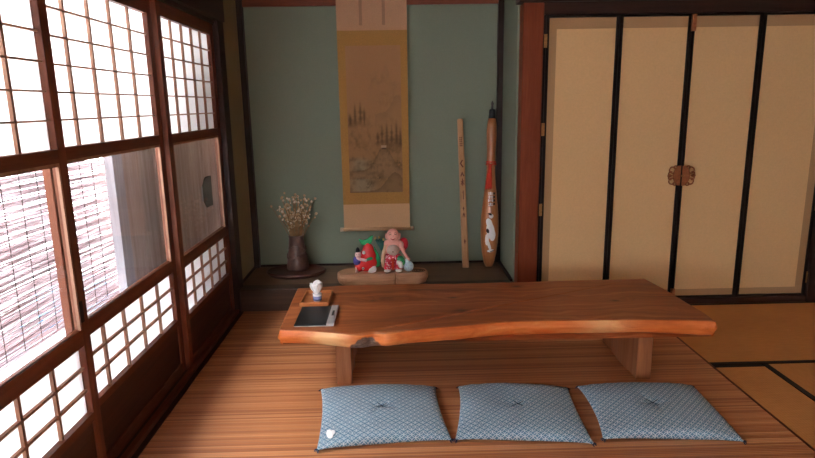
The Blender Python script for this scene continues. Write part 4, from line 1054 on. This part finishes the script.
def chars(x, z):
    if not (-0.020 < x < 0.012 and 0.435 < z < 0.535): return False
    j = int((z - 0.435) / 0.025); q = ((z - 0.435) % 0.025) / 0.025; p = (x + 0.020) / 0.032
    pats = [lambda: q < 0.2 or 0.45 < q < 0.6 or 0.4 < p < 0.55, lambda: p < 0.18 or p > 0.82 or 0.3 < q < 0.45 or q > 0.75, lambda: 0.1 < q < 0.25 or 0.55 < q < 0.7 or 0.15 < p < 0.3 or 0.7 < p < 0.85, lambda: abs(p - 0.5) < 0.09 or abs(q - 0.5) < 0.12 or q < 0.15]
    return q < 0.85 and pats[j % 4]()
obj('white_inscription', decal(chars, -0.022, 0.014, 0.432, 0.538, 0.0018), 'white_paint', cl)['label'] = 'white painted characters'
obj('dark_inscription', decal(lambda x, z: 0.435 < z < 0.535 and 0.014 < x < 0.026 and int(z / 0.008) % 3 != 0, 0.012, 0.028, 0.43, 0.54, 0.0018), 'ink', cl)['label'] = 'dark painted characters beside the white ones'
bm = bmesh.new()
tube(bm, [((crad(0.72) + 0.003) * math.cos(2 * PI * k / 24), (crad(0.72) + 0.003) * math.sin(2 * PI * k / 24), 0.72 + 0.004 * math.sin(k)) for k in range(25)], 0.005, 8, cap=False)
tube(bm, [((crad(0.735) + 0.003) * math.cos(2 * PI * k / 24), (crad(0.735) + 0.003) * math.sin(2 * PI * k / 24), 0.735) for k in range(25)], 0.005, 8, cap=False)
ts = obj('tassel_cord', bm, 'tassel_red', cl, smooth=True)
bm = bmesh.new(); ell(bm, (-0.012, -0.038, 0.705), (0.013, 0.011, 0.015))
for k in range(16):
    a = 2 * PI * k / 16
    tube(bm, [(-0.012 + 0.007 * math.cos(a), -0.039 + 0.005 * math.sin(a), 0.70), (-0.017 + 0.015 * math.cos(a), -0.045 + 0.008 * math.sin(a), 0.64), (-0.021 + 0.020 * math.cos(a), -0.053 + 0.009 * math.sin(a), 0.555 + 0.006 * math.sin(k * 3))], 0.0042, 5)
obj('tassel', bm, 'tassel_red', cl, smooth=True)

# ------------------------------------------------------------------ outside the windows
struct('ground_outside', BX((-7.0, -1.2, -6, 9, -0.45, -0.35)), 'gravel', 'pale gravel garden ground')
struct('wall_garden', BX((-7.2, -7.0, -6, 9, -0.45, 1.3)), 'white_wall', 'pale garden wall far outside')
struct('wall_outer_base', BX((-1.30, -1.172, -2.3, 5.5, -0.45, -0.02)), 'concrete', 'pale concrete footing below the windows')
struct('wall_shutter_shade', BX((-1.45, -1.0, 5.02, 5.5, -0.45, 2.26), (-1.06, -1.0, 4.245, 5.02, -0.45, 2.26)), 'shutter', 'unseen outer wall added to keep daylight off the shutter')  # added out of view, blocks the open end so the shutter stays dim
struct('roof_eave', BX((-1.66, -1.161, -2.3, 5.5, 2.26, 2.30), (-1.161, -1.0735, 3.685, 5.5, 2.26, 2.30), (-1.0735, -1.0, 4.245, 5.5, 2.26, 2.30), (-1.60, -1.54, -2.3, 5.5, 2.20, 2.26)), 'dark_wood_y', 'narrow eave above the windows, with added strips closing off sky light by the shutter')  # inner strips added to shut the sky gap over the shutter
# slatted ledge
lg = thing('veranda_ledge', 'pale slatted ledge outside the windows, seen below the reed blind', 'ledge', (-1.92, 2.6, -0.35))
bm = bmesh.new()
for k in range(5): box(bm, -0.19 + k * 0.08, -0.12 + k * 0.08, -1.6, 2.4, 0.46, 0.49)
obj('ledge_slats', bm, 'concrete', lg, bevel=0.004)
for y in (-1.5, 0.2, 2.2):
    obj('leg', BX((-0.18, 0.19, y - 0.04, y + 0.04, 0.0, 0.46)), 'concrete', lg)
# reed blind
rb = thing('reed_blind', 'long reed blind hanging outside the near and middle windows', 'blind', (-1.565, 1.5, 1.42))
bm = bmesh.new()
zz = 1.40; k = 0
while zz > 0.285:
    sag = (2.18 - zz)
    for (ya, yb) in ((-1.9, 0.25), (0.2, 1.75)):
        e = yb + (random.uniform(-0.05, 0.03) + 0.05 * math.sin(zz * 4) if yb > 1 else random.uniform(-0.1, 0.1))
        n = 6
        pts = []
        for q in range(n + 1):
            y = ya + (e - ya) * q / n
            pts.append((0.004 * math.sin(k * 2.3 + q), y, zz - 1.42 + 0.002 * math.sin(y * 5 + k * 1.7) + 0.0012 * math.sin(k * 5.1) * y - 0.02 * max(0, y - 0.9) ** 2 * sag))
        tube(bm, pts, random.uniform(0.0042, 0.0056), 5)
    zz -= random.choice((0.0080, 0.0086, 0.0092, 0.0098)); k += 1
obj('reeds', bm, 'reed', rb, smooth=True)
bm = bmesh.new()
for q in range(30):
    y = -1.8 + q * 0.12
    if y > 1.66: break
    tube(bm, [(0.007, y, 0.0), (0.008, y + 0.005, -0.5), (0.008, y, -1.12)], 0.0020, 5)
obj('binding_cords', bm, 'cord', rb)
obj('top_batten', BX((-0.015, 0.015, -1.9, 1.65, -0.02, 0.0)), 'reed', rb)
bs_ = thing('blind_rack', 'wooden pole on posts carrying the reed blind outside', 'rack', (-1.60, 1.5, -0.35))
bm = bmesh.new(); tube(bm, [(0.012, -2.1, 1.775), (0.012, 2.0, 1.775)], 0.016, 10); obj('pole', bm, 'reed', bs_, smooth=True)
for y in (-2.05, 1.92): obj('post', BX((-0.06, -0.005, y - 0.03, y + 0.03, 0, 1.82)), 'shutter', bs_, bevel=0.004)
# storm shutter
sh = thing('storm_shutter', 'weathered grey wooden shutter standing outside the far window', 'shutter', (-1.42, 3.9, -0.35))
obj('edge_board', BX((-0.02, 0.025, -0.95, -0.845, 0.0, 2.22)), 'shutter_pale', sh, bevel=0.003)
bm = bmesh.new()
y = -0.845
for wd in (0.19, 0.23, 0.30, 0.33, 0.22, 0.24, 0.4):
    z0 = 0.0
    if abs(wd - 0.145) < 1e-6:
        pass
    box(bm, -0.012, 0.012, y + 0.0015, y + wd - 0.0015, 0.0, 2.22); y += wd
obj('planks', bm, 'shutter', sh, bevel=0.002)
bm = bmesh.new(); prism(bm, [(0.365, 0.985), (0.455, 0.905), (0.520, 0.905), (0.60, 0.90), (0.60, 1.125), (0.50, 1.13), (0.455, 1.125), (0.375, 1.06)], 0.0125, 0.016, 'x')
pl = obj('pull_recess', bm, 'ink', sh); pl['label'] = 'dark pull recess'
obj('pull_edge', BX((0.0165, 0.020, 0.352, 0.372, 0.965, 1.075)), 'shutter_pale', pl)
# blue plastic sheet and small plant near the blind's foot
bs = tag(obj('plastic_sheet', bmesh.new(), 'sheet_blue'), 'crumpled pale blue plastic sheet lying outside below the reed blind', 'plastic sheet')
bm = bmesh.new()
bmesh.ops.create_icosphere(bm, subdivisions=4, radius=1.0)
for v in bm.verts:
    n_ = noise.turbulence(v.co * 2.3, 4, True)
    v.co = Vector((v.co.x * 0.16, v.co.y * 0.42, max(-0.02, v.co.z * 0.13))) * (0.8 + 0.45 * n_)
bm.to_mesh(bs.data); bm.free(); bs.location = (-1.93, 3.35, 0.172)
gp = thing('potted_plant', 'low dark leafy plant in a pale pot outside the near window', 'plant', (-1.93, 2.72, 0.1402))
bm = bmesh.new(); lathe(bm, [(0.06, 0), (0.085, 0.10), (0.092, 0.10), (0.092, 0.115), (0.08, 0.115), (0.075, 0.09), (0.001, 0.09)], 24)
obj('pot', bm, 'white_wall', gp, smooth=True)
bm = bmesh.new()
for k in range(90):
    a = random.uniform(0, 2 * PI); r = random.uniform(0.02, 0.19); z = 0.10 + random.uniform(0, 0.10) * (1 - r / 0.25)
    c = Vector((math.cos(a) * r, math.sin(a) * r, z)); d = Vector((math.cos(a + random.uniform(-.8, .8)), math.sin(a + random.uniform(-.8, .8)), random.uniform(-0.2, 0.6))).normalized() * 0.045
    s = d.cross(Vector((0, 0, 1))).normalized() * 0.014
    v = [bm.verts.new(c), bm.verts.new(c + d * 0.5 + s), bm.verts.new(c + d), bm.verts.new(c + d * 0.5 - s + Vector((0, 0, 0.004)))]
    bm.faces.new(v)
obj('leaves', bm, 'leaf', gp)

# ------------------------------------------------------------------ light: overcast daylight through the windows
w = bpy.data.worlds.new('World'); bpy.context.scene.world = w; w.use_nodes = True
nt = w.node_tree; nt.nodes.clear()
bg = nt.nodes.new('ShaderNodeBackground'); wo = nt.nodes.new('ShaderNodeOutputWorld')
tc = nt.nodes.new('ShaderNodeTexCoord'); sp = nt.nodes.new('ShaderNodeSeparateXYZ')
nt.links.new(tc.outputs['Generated'], sp.inputs[0])
col = ramp(nt, sp.outputs[2], [(0.0, (0.92, 0.95, 1.0)), (0.5, (1.0, 1.0, 1.0))])
nt.links.new(col, bg.inputs['Color']); bg.inputs['Strength'].default_value = 9.0
nt.links.new(bg.outputs[0], wo.inputs[0])

# ------------------------------------------------------------------ camera
cam = bpy.data.cameras.new('camera'); co = bpy.data.objects.new('camera', cam); C.objects.link(co)
cam.sensor_width = 36.0; cam.lens = 592 / 815 * 36.0; cam.clip_start = 0.05
p, y, r = math.radians(11.9), math.radians(1.0), math.radians(0.95)
fwd = Vector((math.sin(y) * math.cos(p), math.cos(y) * math.cos(p), -math.sin(p)))
right = Vector((math.cos(y), -math.sin(y), 0)); up = right.cross(fwd)
R = right * math.cos(r) - up * math.sin(r); U = up * math.cos(r) + right * math.sin(r)
mw = Matrix((R, U, -fwd)).transposed().to_4x4(); mw.translation = (0, 0, 1.28)
co.matrix_world = mw
bpy.context.scene.camera = co

s = bpy.context.scene
s.view_settings.view_transform = 'Standard'; s.view_settings.look = 'None'
s.view_settings.gamma = 1.0; s.view_settings.use_curve_mapping = False
s.view_settings.exposure = 1.3
s.cycles.use_denoising = True
s.cycles.max_bounces = 12; s.cycles.diffuse_bounces = 6; s.cycles.transparent_max_bounces = 16
s.cycles.sample_clamp_indirect = 20.0
s.cycles.caustics_reflective = False; s.cycles.caustics_refractive = False
